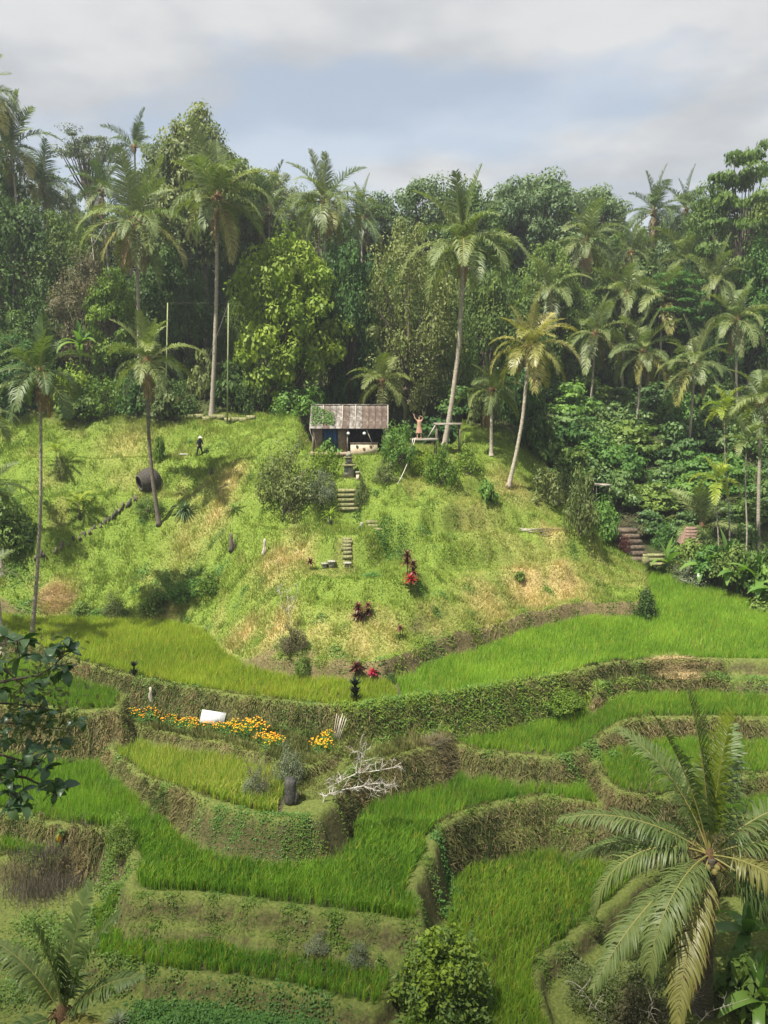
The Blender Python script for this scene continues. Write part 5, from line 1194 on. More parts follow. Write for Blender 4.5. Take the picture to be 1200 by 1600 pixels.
n_ = 700; k_ = g.integers(0, len(gq), n_); P = np.array(gq)[k_] + g.normal(0, 1, (n_, 3)) * [.22, .35, .18]
V, Q, t = leaf_quads(P, g.normal(0, .5, (n_, 3)) + [0, -.2, .7], .13 * (.7 + .7 * g.random(n_)), .5, .14)
link('inner_foliage', np_mesh('inner_foliage', V, Q, M['olive'], None, t), lt)['kind'] = 'stuff'
# ------------------------------------------------------------------ the hut
def lbox(root, name, c, d, mat, **k):
    m = MB(); m.box((0, 0, 0), d, **k); return m.build(name, M[mat], root, c)
hl = at_y(487, 705, 61.0); hr = at_y(604, 705, 61.0); hz0 = h1((hl[0] + hr[0]) / 2, 61.6)
hx = (hl[0] + hr[0]) / 2; HW = hr[0] - hl[0]; ez = at_y(545, 668, 60.4)[2] - hz0; rz_ = at_y(545, 633, 62.0)[2] - hz0
hut = thing('hut', (hx, 62.0, hz0), 'small hut with rusty corrugated roof on top of the hill', 'hut')
ov = HW / 2 + .1
rf = lbox(hut, 'roof', (0, 0, rz_ + .03), (HW + .25, .22, .07), 'rust_pale')
ns = 12; wsh = (HW + .2) / ns; run = 1.6; rise = rz_ - ez; ln = math.hypot(run, rise) + .1
cor = MB(); nn = 13; xs = np.linspace(-wsh / 2, wsh / 2 + .03, nn); zz = .022 * np.cos(np.arange(nn) * np.pi)
for th_ in (0, -.012):
    V = np.concatenate([np.stack([xs, np.zeros(nn), zz + th_], -1), np.stack([xs, np.full(nn, -ln), zz + th_], -1)]); i = np.arange(nn - 1)
    cor.add(V, np.stack([i, i + 1, i + 1 + nn, i + nn], -1))
for side in (0, 1):
    for k in range(ns):
        me = cor.mesh('roof_sheet', M['rust'], False)
        sx = -(HW + .2) / 2 + wsh * (k + .5)
        o = link('roof_sheet', me, rf, (sx, (-.05 if side == 0 else .05), -.03 - .004 * (k % 2)), (math.atan2(rise, run), 0, 0) if side == 0 else (math.atan2(rise, run), 0, math.pi))
        me.materials.clear(); me.materials.append(M['rust_pale' if k in (0, 1, 3, 4, 6, 7) else 'rust'])
        if side == 0 and k in (1, 4, 6, 11):
            mm = MB(); mm.box((wsh / 2, -ln / 2, .035), (.05, ln, .02)); mm.build('batten', M['deadwood'], rf, o.location, o.rotation_euler)
fy_ = -1.15
lbox(hut, 'floor_slab', (0, 0, .05), (HW + .1, 3.0, .3), 'mudwall')
lbox(hut, 'back_wall', (0, 1.3, ez / 2 + .1), (HW - .2, .12, ez + .2), 'darkwall')
for s in (-1, 1): lbox(hut, 'side_wall', (s * (HW / 2 - .16), 0.1, ez / 2 + .1), (.12, 2.3, ez + .2), 'mudwall')
wx0 = -HW / 2 + .1
lbox(hut, 'front_wall', (wx0 + .42, fy_, ez / 2 + .05), (.60, .10, ez), 'mudwall')
dr_ = lbox(hut, 'door', (wx0 + 1.28, fy_ + .06, ez / 2), (1.0, .06, ez - .06), 'bluedoor')
for s in (-.33, 0, .33): lbox(dr_, 'door_plank', (s, -.04, 0), (.28, .02, ez - .16), 'bluedoor')
lbox(dr_, 'handle', (.38, -.07, -.05), (.03, .04, .14), 'wire')
lbox(hut, 'wall_panel', (wx0 + 2.15, fy_, ez / 2), (.62, .10, ez), 'mudwall')
for x in (wx0 + .05, wx0 + 2.55, HW / 2 - .2): lbox(hut, 'post', (x, -1.45, ez / 2), (.09, .09, ez), 'plank')
pw = lbox(hut, 'parapet', (wx0 + 3.75, -1.5, .30), (1.95, .14, 1.05), 'plaster', taper=1.0)
lbox(pw, 'coping', (0, 0, .555), (2.05, .20, .06), 'redstone')
for x, z in ((0.0, .12), (-.5, .30), (.5, .30)):
    m = MB(); m.lathe([(.001, -.16), (.07, -.06), (.11, .04), (.09, .10), (.001, .12)], 8); o = m.build('relief', M['redstone'], pw, (x, -.08, z), smooth=True); o.scale = (1, .4, 1)
for x in (wx0 + 2.62, wx0 + 3.78):
    m = MB(); m.lathe([(.001, -.13), (.10, -.08), (.13, 0), (.10, .08), (.03, .13), (.001, .14)], 10); gl = m.build('lamp_globe', M['lampwhite'], hut, (x, -1.55, ez - .42), smooth=True)
    m = MB(); m.tube([(0, 0, .13), (0, 0, .44)], .008, 4); m.build('cord', M['wire'], gl)
g = np.random.default_rng(9); n_ = 520; cx_ = -HW / 2 + 1.7 * g.random(n_) ** 1.2; f_ = g.random(n_) * (1 - .55 * (cx_ + HW / 2) / 1.7)
V, Q, tn = leaf_quads(np.stack([cx_, -.1 - run * (1 - f_) * .0 - run * (1 - f_) * 1.0 * .9, ez + rise * f_ + .12 + .22 * g.random(n_)], -1) * np.array([1, 1, 1]), g.normal(0, .4, (n_, 3)) + [0, -.5, .8], .16, .5)
link('roof_creeper', np_mesh('roof_creeper', V, Q, M['fresh'], None, tn), hut)
m = MB(); m.tube([(HW / 2 - 1.5, -1.55, ez - .02), (HW / 2 - 1.0, -1.6, .75)], .035, 6); m.build('brace', M['deadwood'], hut)
m = MB(); m.tube([(-HW / 2 - .1, -1.5, ez - .02), (-HW / 2 + .15, -1.3, .9)], .03, 6); m.build('brace', M['plank'], hut)

def shrine(px, py, label, s=1.0, Y=None):
    p = G(px, py) if Y is None else at_y(px, py, Y); p[2] = h1(p[0], p[1])
    rt = thing('stone_shrine', p - [0, 0, .05], label, 'shrine')
    for nm, z, dx_, hh, mt, tp in (('plinth', .12, .95, .34, 'mossy', 1), ('pedestal', .65, .62, .75, 'stone', .88), ('cornice', 1.08, .86, .12, 'mossy', 1), ('upper_block', 1.32, .44, .36, 'stone', .9), ('cap', 1.56, .58, .10, 'mossy', 1), ('roof', 1.78, .40, .34, 'stone', .3)):
        m = MB(); m.box((0, 0, 0), (dx_ * s, dx_ * s, hh * s), taper=tp); m.build(nm, M[mt], rt, (0, 0, z * s))
    m = MB(); m.box((0, 0, 0), (.18 * s, .06 * s, .22 * s)); m.build('niche', M['stone_dark'], rt, (0, -.23 * s, 1.32 * s))
    return rt
shrine(545, 735, 'carved grey stone shrine in front of the hut', 1.12, Y=58.9)
p = at_y(559, 742, 58.2); p[2] = h1(p[0], p[1])
rt = thing('stone_pillar', p, 'short pale stone pillar at the foot of the shrine', 'pillar')
lbox(rt, 'shaft', (0, 0, .3), (.22, .22, .64), 'plaster'); lbox(rt, 'capital', (0, 0, .66), (.30, .30, .10), 'stone')

# ------------------------------------------------------------------ platforms, person, ropes
def platform(x0, x1, y, Y, label, down, brace):
    a = at_y(x0, y, Y); b = at_y(x1, y, Y); w = b[0] - a[0]; g0 = h1((a[0] + b[0]) / 2, Y); zt = a[2] - g0
    rt = thing('wooden_platform', ((a[0] + b[0]) / 2, Y, g0), label, 'platform', 'wooden lookout platforms')
    dk = lbox(rt, 'deck', (0, 0, zt - .08), (w, 1.3, .07), 'plank')
    for k in range(6): lbox(dk, 'plank', (0, -.55 + k * .22, .055), (w + .06 * ((k * 7) % 3), .19, .04), 'plank')
    for sx in (-1, 1):
        for sy in (-1, 1):
            m = MB(); m.tube([(sx * (w / 2 - .12), sy * .5, -.2), (sx * (w / 2 - .16), sy * .5, zt - .12)], .055, 6); m.build('leg', M['bark'], rt, smooth=True)
    if brace:
        m = MB(); m.tube([(-w / 2 + .05, -.55, zt - .12), (-w / 2 - .55, -.6, zt - 1.1)], .05, 6); m.build('brace', M['deadwood'], rt, smooth=True)
        m = MB(); m.tube([(-w / 2 + .08, -.5, zt - .12), (-w / 2 + .25, -.5, zt - 1.2)], .04, 6); m.build('brace', M['deadwood'], rt, smooth=True)
    return rt, np.array([(a[0] + b[0]) / 2, Y, a[2] - .01 + .0])
P1, c1 = platform(640, 683, 685, 62.6, 'lower wooden platform on which the person stands', 1, False)
P2, c2 = platform(679, 721, 661, 64.6, 'upper wooden platform built round the leaning palm', 1, True)

def figure(name, label, loc, H, joints, edges, rad, mats, paint, rz=0.0):
    """a continuous body grown with a skin modifier from a posed skeleton"""
    me = bpy.data.meshes.new(name); me.from_pydata([tuple(np.array(j) * H) for j in joints], edges, [])
    tmp = bpy.data.objects.new(name + '_skeleton', me); col.objects.link(tmp)
    sk = tmp.modifiers.new('skin', 'SKIN'); tmp.modifiers.new('subd', 'SUBSURF').levels = 2
    bpy.context.view_layer.update()
    for v, r in zip(me.skin_vertices[0].data, rad): v.radius = (r * H, r * H); v.use_root = False
    me.skin_vertices[0].data[0].use_root = True
    dg = bpy.context.evaluated_depsgraph_get(); out = bpy.data.meshes.new_from_object(tmp.evaluated_get(dg)); bpy.data.objects.remove(tmp)
    out.materials.clear()
    for mt in mats: out.materials.append(M[mt])
    for pl in out.polygons: pl.use_smooth = True; pl.material_index = paint(pl.center / H)
    o = link(name, out, None, loc, (0, 0, rz)); tag(o, label, 'person'); return o
# joints: pelvis, chest, neck, head, top | L shoulder elbow wrist hand | R ... | L hip knee ankle toe | R ...
E = [(0, 1), (1, 2), (2, 3), (3, 4), (1, 5), (5, 6), (6, 7), (7, 8), (1, 9), (9, 10), (10, 11), (11, 12), (0, 13), (13, 14), (14, 15), (15, 16), (0, 17), (17, 18), (18, 19), (19, 20)]
RAD = [.072, .075, .032, .055, .045, .04, .027, .02, .022, .04, .027, .02, .022, .06, .04, .026, .024, .06, .04, .026, .024]
j1 = [(0, 0, .52), (0, 0, .74), (0, 0, .84), (0, -.01, .91), (0, -.005, .965), (-.10, 0, .80), (-.19, -.02, .90), (-.235, -.02, 1.04), (-.25, -.02, 1.10), (.10, 0, .80), (.175, -.02, .92), (.07, -.05, .995), (.02, -.06, 1.0),
      (-.055, 0, .48), (-.075, -.02, .27), (-.085, 0, .05), (-.09, -.07, .02), (.055, 0, .48), (.07, -.02, .27), (.075, 0, .05), (.08, -.07, .02)]
pp = at_y(655, 684, 62.45)
per = figure('person', 'person in dusty pink dress with one arm raised on the lower platform', (pp[0], 62.45, c1[2] + .0), 1.68, j1, E, RAD, ['skin', 'dress'], lambda c: 1 if (.42 < c[2] < .82 and abs(c[0]) < .115) else 0)
m = MB(); hgt = 1.68
m.lathe([(.150 * hgt, .26 * hgt), (.135 * hgt, .34 * hgt), (.112 * hgt, .46 * hgt), (.085 * hgt, .60 * hgt), (.098 * hgt, .72 * hgt), (.085 * hgt, .80 * hgt), (.05 * hgt, .825 * hgt)], 14); m.build('dress', M['dress'], per, smooth=True).scale = (1, .8, 1)
m = MB(); m.lathe([(.001, 1.025 * hgt), (.04 * hgt, 1.01 * hgt), (.062 * hgt, .96 * hgt), (.064 * hgt, .90 * hgt), (.05 * hgt, .82 * hgt), (.02 * hgt, .76 * hgt)], 10); m.build('hair', M['hair'], per, (0, .022, 0), smooth=True)
pf = G(312, 712)
j2 = [(0, 0, .50), (.02, -.04, .72), (.025, -.06, .82), (.03, -.09, .885), (.03, -.09, .94), (-.09, -.04, .77), (-.15, -.08, .62), (-.13, -.18, .52), (-.12, -.21, .49), (.12, -.04, .77), (.15, -.09, .62), (.10, -.19, .53), (.08, -.22, .50),
      (-.06, 0, .47), (-.11, -.03, .26), (-.16, .02, .05), (-.17, -.05, .02), (.06, 0, .47), (.11, -.03, .26), (.15, .03, .05), (.16, -.04, .02)]
far_ = figure('person', 'person in dark work clothes and pale hat walking on the upper lawn', pf + [0, 0, -.01], 1.55, j2, E, [r * 1.18 for r in RAD], ['darkcloth', 'skin'], lambda c: 1 if (c[2] > .83 or (c[2] > .46 and c[1] < -.16)) else 0, rz=.5)
m = MB(); m.lathe([(.20, 0), (.12, .03), (.10, .10), (.05, .15), (.001, .155)], 12); m.build('hat', M['hat'], far_, (.03 * 1.55, -.09 * 1.55, .915 * 1.55), smooth=True)
pl_ = G(285, 711); m = MB(); m.box((0, 0, .05), (.5, .3, .08)); m.box((.3, 0, .04), (.25, .2, .06), rz=.4)
tag(m.build('white_sack', M['whiteboard'], None, pl_, (0, 0, .2)), 'white sack lying on the lawn left of the dark clothed person', 'sack')

def rope(name, pts, label, r=.018, sag=.0, mat='rope', cat='rope'):
    a, b = np.array(pts[0], float), np.array(pts[1], float); t = np.linspace(0, 1, 14)[:, None]
    P = a + (b - a) * t; P[:, 2] -= (sag * 4 * t * (1 - t))[:, 0]
    m = MB(); m.tube(P - a, r, 5); return tag(m.build(name, M[mat], None, a, smooth=True), label, cat)
g1 = G(621, 757); g2 = G(626, 752)
rope('rope', [at_y(649, 684, 61.9), g1 + [0, 0, .02]], 'pale rope running from the lower platform down to the lawn', .028, .35)
rope('rope', [at_y(645, 686, 61.9), g2 + [0, 0, .02]], 'second thinner rope hanging close beside the longer one', .02, .6)

# ------------------------------------------------------------------ swing posts by the tall palm
def swing():
    a = G(355, 662); b = G(259, 640)
    rt = thing('swing_frame', a, 'tall thin green swing posts with cable in front of the forest', 'swing')
    ta = at_y(357, 474, a[1]) - a; tb_ = at_y(262, 473, b[1]) - a
    for q, tt_ in ((np.zeros(3), ta), (b - a, tb_)):
        m = MB(); m.tube([q - [0, 0, .2], q * .5 + tt_ * .5, tt_], [.075, .06, .05], 7); m.build('post', M['pole'], rt, smooth=True)
    m = MB(); m.tube([ta, tb_], .006, 5); m.build('top_cable', M['wire'], rt)
    e = G(292, 640) - a
    m = MB(); m.tube([ta, ta * .5 + e * .5 - [0, 0, .4], e], .02, 5); m.build('stay_cable', M['wire'], rt)
swing()
# ------------------------------------------------------------------ low terrace wall under the trees
wa = G(262, 652); wb = G(398, 655); n = 12
lw_ = thing('garden_wall', (wa + wb) / 2, 'low brown earth wall at the top of the lawn under the forest', 'wall'); c0 = (wa + wb) / 2
for k in range(n):
    q = wa + (wb - wa) * ((k + .5) / n); L_ = np.linalg.norm(wb - wa) / n
    m = MB(); m.box((0, 0, 0), (L_ * .995, .4, .42 + .06 * random.random()), rz=random.uniform(-.03, .03), taper=1.0); m.build('wall_block', M['mossy'], lw_, (q[0] - c0[0], q[1] - c0[1], h1(q[0], q[1]) + .12 - c0[2]))

# ------------------------------------------------------------------ steps, stools, edging, pod
def stairs(name, px, y0, y1, n, wpx, label, mat, cat='steps', over=.0):
    b = G(px, y0); t = G(px + over, y1); rt = thing(name, b, label, cat); k = mpp(b[1], b[2]); w = wpx * k
    for i in range(n):
        q = b + (t - b) * (i + .5) / n; zz = max(h1(q[0], q[1]), b[2] + (t[2] - b[2]) * (i + .3) / n)
        m = MB(); dpt = max(.3, (t[1] - b[1]) / n * 1.1)
        m.box((0, 0, 0), (w * random.uniform(.85, 1.08), dpt, .26), rz=random.uniform(-.05, .05)); m.build('stone_step', M[mat], rt, (q[0] - b[0] + random.uniform(-.04, .04), q[1] - b[1], zz - b[2] - .09 + random.uniform(-.02, .02)))
    return rt
stairs('garden_steps', 546, 797, 764, 5, 38, 'wide mossy steps leading up to the shrine', 'mossy')
stairs('garden_steps', 542, 873, 840, 6, 15, 'narrow grey steps in the middle of the hill', 'mossy')
stairs('garden_steps', 586, 828, 812, 3, 26, 'short mossy steps right of the bromeliad pedestal', 'mossy')
def stool(px, py, label, s=1.0):
    p = G(px, py); rt = thing('stone_stool', p - [0, 0, .03], label, 'stool', 'stone stools on the middle lawn')
    m = MB(); m.box((0, 0, 0), (.34 * s, .30 * s, .36 * s), taper=.9); m.build('base', M['stone'], rt, (0, 0, .18 * s)); m = MB(); m.box((0, 0, 0), (.5 * s, .42 * s, .10 * s)); m.build('seat', M['stone'], rt, (0, 0, .41 * s))
stool(507, 888, 'pale stone stool, left of the pair', .8); stool(518, 886, 'dark topped stone stool beside the pale one', .95); stool(543, 889, 'single stone stool at the foot of the narrow steps', 1.0)
def post(px, py, label, h, r, mat, name='tree_stump', cat='stump', lean=0.0, top=.75):
    p = G(px, py); g = np.random.default_rng(int(px)); m = MB(); s = np.linspace(0, 1, 6)[:, None]
    P = np.concatenate([s * lean, 0 * s, s * h], 1) + g.normal(0, .02, (6, 3)); m.tube(P, np.linspace(r, r * top, 6) * (1 + g.normal(0, .08, 6)), 8)
    m.tube([P[0] + [r * .7, -r * .3, 0], P[2] + [r * .75, -r * .2, 0], P[3] + [r * .5, 0, h * .1]], [r * .5, r * .4, r * .2], 6); return tag(m.build(name, M[mat], None, p - [0, 0, .05], smooth=True), label, cat)
post(565, 828, 'small grey carved stone beside the short steps', .55, .14, 'stone', 'garden_stone', 'stone')
post(362, 862, 'dark weathered stump on the left shoulder of the hill', 1.3, .22, 'bark', top=.4)
post(412, 868, 'pale driftwood post left of the dry bare slope', 1.1, .12, 'deadwood', 'driftwood_post', 'post', .1)
post(330, 742, 'small dark post right of the person on the lawn', .6, .12, 'stone_dark', 'dark_post', 'post')
post(236, 1098, 'broken pale stump on the bank below the left paddy', .85, .13, 'bark_pale', top=.5)
post(455, 1255, 'black burnt stump on the mound below the marigolds', 1.1, .28, 'stone_dark', top=.85)
p = G(527, 1158); rt = thing('stake_bundle', p, 'bundle of pale bamboo stakes against the bank right of the marigolds', 'stakes')
for k in range(6):
    m = MB(); m.tube([(-.22 + .05 * k, -.05, -.1), (-.02 + .09 * k, .12, 1.3 - .12 * (k % 3))], .02, 6); m.build('stake', M['bark_pale'], rt, smooth=True)
ea = [(58, 872), (85, 866), (105, 852), (130, 838), (150, 826), (172, 815), (185, 800), (200, 788), (216, 776)]
e0 = G(*ea[0]); ed = thing('log_edging', e0, 'diagonal row of short dark logs edging the left lawn', 'edging'); eg = random.Random(8)
for i in range(len(ea) - 1):
    for t_ in (0, .25, .5, .75):
        x = ea[i][0] + (ea[i + 1][0] - ea[i][0]) * t_; y = ea[i][1] + (ea[i + 1][1] - ea[i][1]) * t_; q = G(x, y)
        m = MB(); hh = eg.uniform(.10, .42); m.tube([(0, 0, -.15), (eg.uniform(-.08, .08), eg.uniform(-.1, .1), hh)], [.11, .085], 7); m.build('log', M['stone_dark' if eg.random() < .35 else 'bark'], ed, q - e0 + [eg.uniform(-.12, .12), eg.uniform(-.15, .15), 0], smooth=True)
# woven pod: a shell with a round opening towards the left
p = G(232, 768); rt = thing('woven_pod', p - [0, 0, .1], 'big dark woven nest pod with round opening beside the skirted palm', 'nest pod')
m = MB(); prof = [(.45, -.55), (.62, -.42), (.76, -.1), (.78, .2), (.62, .55), (.35, .74), (.001, .8)]; m.lathe(prof, 18); m.lathe([(a * .93, b * .95) for a, b in prof], 18)
sh = m.build('shell', M['wicker'], rt, (0, 0, .92), (0, R(78), R(38)), True); sh.scale = (1.22, 1.22, 1.22)
m = MB(); a = np.linspace(0, 2 * np.pi, 25); m.tube(np.stack([np.cos(a) * .45, np.sin(a) * .45, 0 * a], -1), .06, 6, cap=False); m.build('rim', M['wicker'], sh, (0, 0, -.55), smooth=True)
for z_ in (-.3, 0, .3):
    rr_ = np.interp(z_, [-.42, -.1, .2, .55], [.62, .76, .78, .62]); m = MB(); m.tube(np.stack([np.cos(a) * rr_, np.sin(a) * rr_, 0 * a], -1), .035, 5, cap=False); m.build('hoop', M['wicker'], sh, (0, 0, z_), smooth=True)

# ------------------------------------------------------------------ stone staircase, little roof and canopy at the right
rt0 = G(1000, 884)
st = thing('stone_staircase', rt0, 'ruined red brown stone staircase at the far end of the paddy', 'staircase'); k_ = mpp(rt0[1], rt0[2])
for i in range(7):
    w = (66 - 3 * i) * k_; m = MB(); m.box((0, 0, 0), (w, .8, .38), rz=.03 * (i % 2)); m.build('stone_step', M['redstone'], st, (-14 * k_, .4 + i * .42, -.05 + i * .36))
for i in range(3):
    m = MB(); m.box((0, 0, 0), (34 * k_, .5, .2), rz=.04 * (i % 2)); m.build('stone_step', M['mossy'], st, (26 * k_, .1 + i * .4, .1 + i * .25))
m = MB(); m.box((0, 0, 0), (.5, .4, .7), taper=.9); m.build('end_block', M['mossy'], st, (8 * k_, 0, .3))
rb_ = at_y(1077, 860, 64.6); rb_[2] = h1(rb_[0], rb_[1])
lh = thing('small_pavilion', rb_, 'little pavilion with red tiled roof under the young palm', 'pavilion'); kz = mpp(64.6, 6); ztop = at_y(1078, 823, 64.6)[2] - rb_[2]; zev = at_y(1078, 852, 64.6)[2] - rb_[2]
wv = 15 * kz; zev = max(zev, .9)
roof = MB(); hr_ = max(ztop - zev, 1.0)
V = [(-wv, -.9, 0), (wv, -.9, 0), (wv, .9, 0), (-wv, .9, 0), (-wv * .45, 0, hr_), (wv * .55, 0, hr_)]; roof.add(V, [[0, 1, 5, 4], [2, 3, 4, 5]], [[1, 2, 5], [3, 0, 4], ]); roof.add(V[:4], [[3, 2, 1, 0]])
ro = roof.build('roof', M['tile'], lh, (0, 0, zev))
for i in range(6):
    f = i / 6; zc_ = hr_ * f; lw2 = wv * (1 - .5 * f); m = MB()
    m.box((0, 0, 0), (2 * lw2 - .02, hr_ / 6 * 1.1, .05), rx=math.atan2(hr_, .9)); m.build('tile_course', M['tile'], ro, (.05 * wv * f, -.9 * (1 - f) + .05, zc_ + .10))
for sx in (-1, 1):
    for sy in (-1, 1): lbox(lh, 'post', (sx * (wv - .12), sy * .75, zev / 2), (.1, .1, zev), 'plank')
cn0 = at_y(940, 757, 69); cg = h1(cn0[0], 69); cv = thing('metal_canopy', (cn0[0], 69, cg), 'small pale metal canopy among the bushes right of the crest', 'canopy')
zc_ = max(cn0[2] - cg, .8); lbox(cv, 'sheet', (0, 0, zc_), (1.35, 1.2, .06), 'plank')
for sx in (-1, 1):
    for sy in (-1, 1): lbox(cv, 'post', (sx * .55, sy * .5, zc_ / 2 - .02), (.06, .06, zc_), 'plank')
# dead branches laid on the slope
for (x, y, lb) in [(845, 832, 'heap of dry cut branches on the right slope of the hill')]:
    p = G(x, y); rt = thing('branch_heap', p, lb, 'branches'); g = np.random.default_rng(5)
    for k in range(14):
        a_ = g.normal(0, .5); c_ = g.normal(0, .5, 2); m = MB(); L_ = g.uniform(.8, 1.8); dx_ = np.array([math.cos(a_), math.sin(a_) * .4, g.normal(0, .08)]) * L_ / 2; q = np.array([c_[0] * 1.4, c_[1] * .5, .1 + .1 * g.random()])
        q[2] += h1(p[0] + q[0], p[1] + q[1]) - p[2]; m.tube([q - dx_, q, q + dx_], [.03, .025, .012], 5); m.build('branch', M['deadwood' if k % 3 == 0 else 'bark'], rt, smooth=True)

# ------------------------------------------------------------------ marigolds and the white board
def blossom_mesh(seed, n, r, h):
    g = np.random.default_rng(seed); m = MB()
    for k in range(n):
        a = g.random() * 6.28; q = r * math.sqrt(g.random()); c = (math.cos(a) * q, math.sin(a) * q, h * (.75 + .35 * g.random()) * (1 - .25 * (q / r) ** 2)); s = .038 * g.uniform(.7, 1.4)
        m.lathe([(.001, -.5 * s), (.8 * s, -.2 * s), (1.0 * s, .15 * s), (.6 * s, .55 * s), (.001, .65 * s)], 7, c, g.random())
    return m.mesh('bloom_cluster', M['orange'], True)
BLO = [blossom_mesh(60 + i, 20, .36, .52) for i in range(3)]
MFO = []
for i in range(2):
    g = np.random.default_rng(80 + i); n_ = 420; P = g.normal(size=(n_, 3)); P /= np.linalg.norm(P, axis=1)[:, None]; Nn = P.copy(); P *= (.3 + .7 * g.random(n_)[:, None]); P[:, 2] = np.abs(P[:, 2]); P *= [.40, .40, .50]
    V, Q, t = leaf_quads(P, Nn + [0, 0, .4], .10, .4, .1); MFO.append(np_mesh('foliage', V, Q, M['fresh'], None, t))
mar = [(x, y) for x, y in zip(range(205, 446, 11), [1121, 1124, 1127, 1124, 1130, 1132, 1130, 1136, 1137, 1138, 1136, 1142, 1144, 1141, 1147, 1150, 1152, 1146, 1157, 1160, 1158, 1164])]
mr = random.Random(3)
for i, (x, y) in enumerate(mar + [(300, 1142), (385, 1140), (398, 1138), (410, 1146), (418, 1168), (424, 1160), (366, 1140)]):
    p = G(x, y + mr.uniform(-2, 3)); rt = thing('marigold_plant', p, 'orange marigold in the long flower row beside the white board', 'flower', 'marigolds in the long row')
    s = mr.uniform(.75, 1.1); link('foliage', MFO[i % 2], rt, None, (0, 0, i), s); link('bloom_cluster', BLO[i % 3], rt, None, (0, 0, i * 2), s)['kind'] = 'stuff'
for i, (x, y) in enumerate([(496, 1172), (506, 1166), (514, 1160), (500, 1178), (509, 1174)]):
    p = G(x, y); rt = thing('marigold_plant', p, 'orange marigold in the separate round clump by the bamboo stakes', 'flower', 'marigolds by the stakes')
    link('foliage', MFO[i % 2], rt, None, (0, 0, i), 1.0); link('bloom_cluster', BLO[i % 3], rt, None, (0, 0, i * 2), 1.05)['kind'] = 'stuff'
p = G(333, 1134); wb_ = thing('white_board', p, 'tilted white board standing behind the marigolds', 'board', rz=-.12)
m = MB(); m.box((0, 0, .42), (1.22, .04, .62), rx=R(-32), ry=R(6)); m.build('panel', M['whiteboard'], wb_)
for s in (-1, 1):
    m = MB(); m.tube([(s * .5, .22, -.1), (s * .5, .10, .5)], .025, 5); m.build('prop', M['bark'], wb_)

# ------------------------------------------------------------------ straw and weeds
def straw(px, py, rx, ry, label, n=1500, mat='straw', hh=.35):
    p = G(px, py); g = np.random.default_rng(int(px)); a = g.random(n) * 6.28; q = np.sqrt(g.random(n)); x = p[0] + np.cos(a) * q * rx; y = p[1] + np.sin(a) * q * ry
    z = Hz(x, y) + hh * (1 - q ** 2) * g.random(n); az = g.random(n) * 6.28
    o = blade_obj('straw_heap', [blades(np.stack([x, y, z], -1), np.full(n, .28) * (.5 + g.random(n)), np.full(n, .025), 1.2 + g.random(n), az, g.random(n))], M[mat], label, 'straw'); return o
straw(85, 938, 1.35, 1.0, 'heap of tan rice straw at the foot of the left lawn', 2600)
straw(1056, 1055, 1.5, .8, 'pale cut straw spread on the bank at right', 1500, hh=.12)
straw(690, 1170, 1.0, .6, 'dry cut grass on the slope below the centre bund', 700, 'deadgrass', .1)
def weeds(name, spots, mat, label, size=.10, hgt=.35, nper=900, aspect=.6):
    V = []; Q = []; T = []; n0 = 0
    for i, (px, py, r, q) in enumerate(spots):
        p = G(px, py); n_ = int(nper * q); x = p[0] + rng.normal(0, r * .55, n_); y = p[1] + rng.normal(0, r * .42, n_)
        z = Hz(x, y) + hgt * rng.random(n_) * np.exp(-((x - p[0]) ** 2 + (y - p[1]) ** 2) / (r * r)) * (.4 + 1.2 * fbm(x * 2, y * 2, 2))
        v, f, t = leaf_quads(np.stack([x, y, z], -1), rng.normal(0, .4, (n_, 3)) + [0, -.35, .8], size * (.6 + .8 * rng.random(n_)), aspect, .12)
        V.append(v); Q.append(f + n0); T.append(t); n0 += len(v)
    o = link(name, np_mesh(name, np.concatenate(V), np.concatenate(Q), M[mat], None, np.concatenate(T))); return tag(o, label, kind='stuff')
weeds('weeds', [(x, 1100 + (x - 600) * -.05 + 10, .9, .32) for x in range(580, 900, 40)] + [(x, 1120, .8, .25) for x in range(620, 860, 50)], 'weed', 'dark leafy weeds on the bank under the long upper bund', .11, .5)
weeds('weeds', [(x, 1097 + (x - 600) * -.05 + 8, .9, .8) for x in range(540, 1000, 34)] + [(x, 1125, .8, .5) for x in range(600, 860, 45)], 'yellow', 'long grass hanging over the bank under the upper bund', .30, .35, 420, .13)
weeds('weeds', [(x, y, .5, .6) for x, y in [(220, 1412), (270, 1412), (330, 1418), (390, 1424), (450, 1432), (520, 1440), (580, 1450), (640, 1462), (660, 1420), (668, 1350), (690, 1300), (740, 1280), (800, 1266), (860, 1262), (880, 1490), (850, 1515), (930, 1445), (240, 1455), (340, 1460), (440, 1472), (540, 1492)]], 'yellow', 'long grass tufts hanging over the lower bunds', .22, .2, 260, .13)
weeds('weeds', [(x, y, 1.0, 1.0) for x, y in [(240, 1590), (300, 1594), (360, 1600), (420, 1604), (480, 1612), (330, 1612), (400, 1618), (250, 1615)]], 'fresh', 'leafy green weeds along the bottom edge left of the round bush', .10, .35, 1300)
weeds('weeds', [(60, 1450, 1.0, 1), (100, 1470, 1.0, 1), (150, 1440, .8, 1), (180, 1400, .7, 1), (170, 1360, .6, .8), (30, 1500, 1.1, 1), (20, 1560, 1.1, 1), (180, 1530, .8, .8), (120, 1520, .9, .9)], 'weed', 'green weeds round the young palm at bottom left', .09, .5, 1100)
weeds('weeds', [(950, 1085, .8, .8), (1000, 1060, .7, .5), (1120, 1060, .9, .7), (1180, 1065, .9, .7), (930, 1180, .6, .8), (960, 1185, .6, .6), (890, 1200, .6, .5), (900, 1220, .7, .6)], 'weed', 'leafy weeds on the right hand banks', .10, .3, 700)
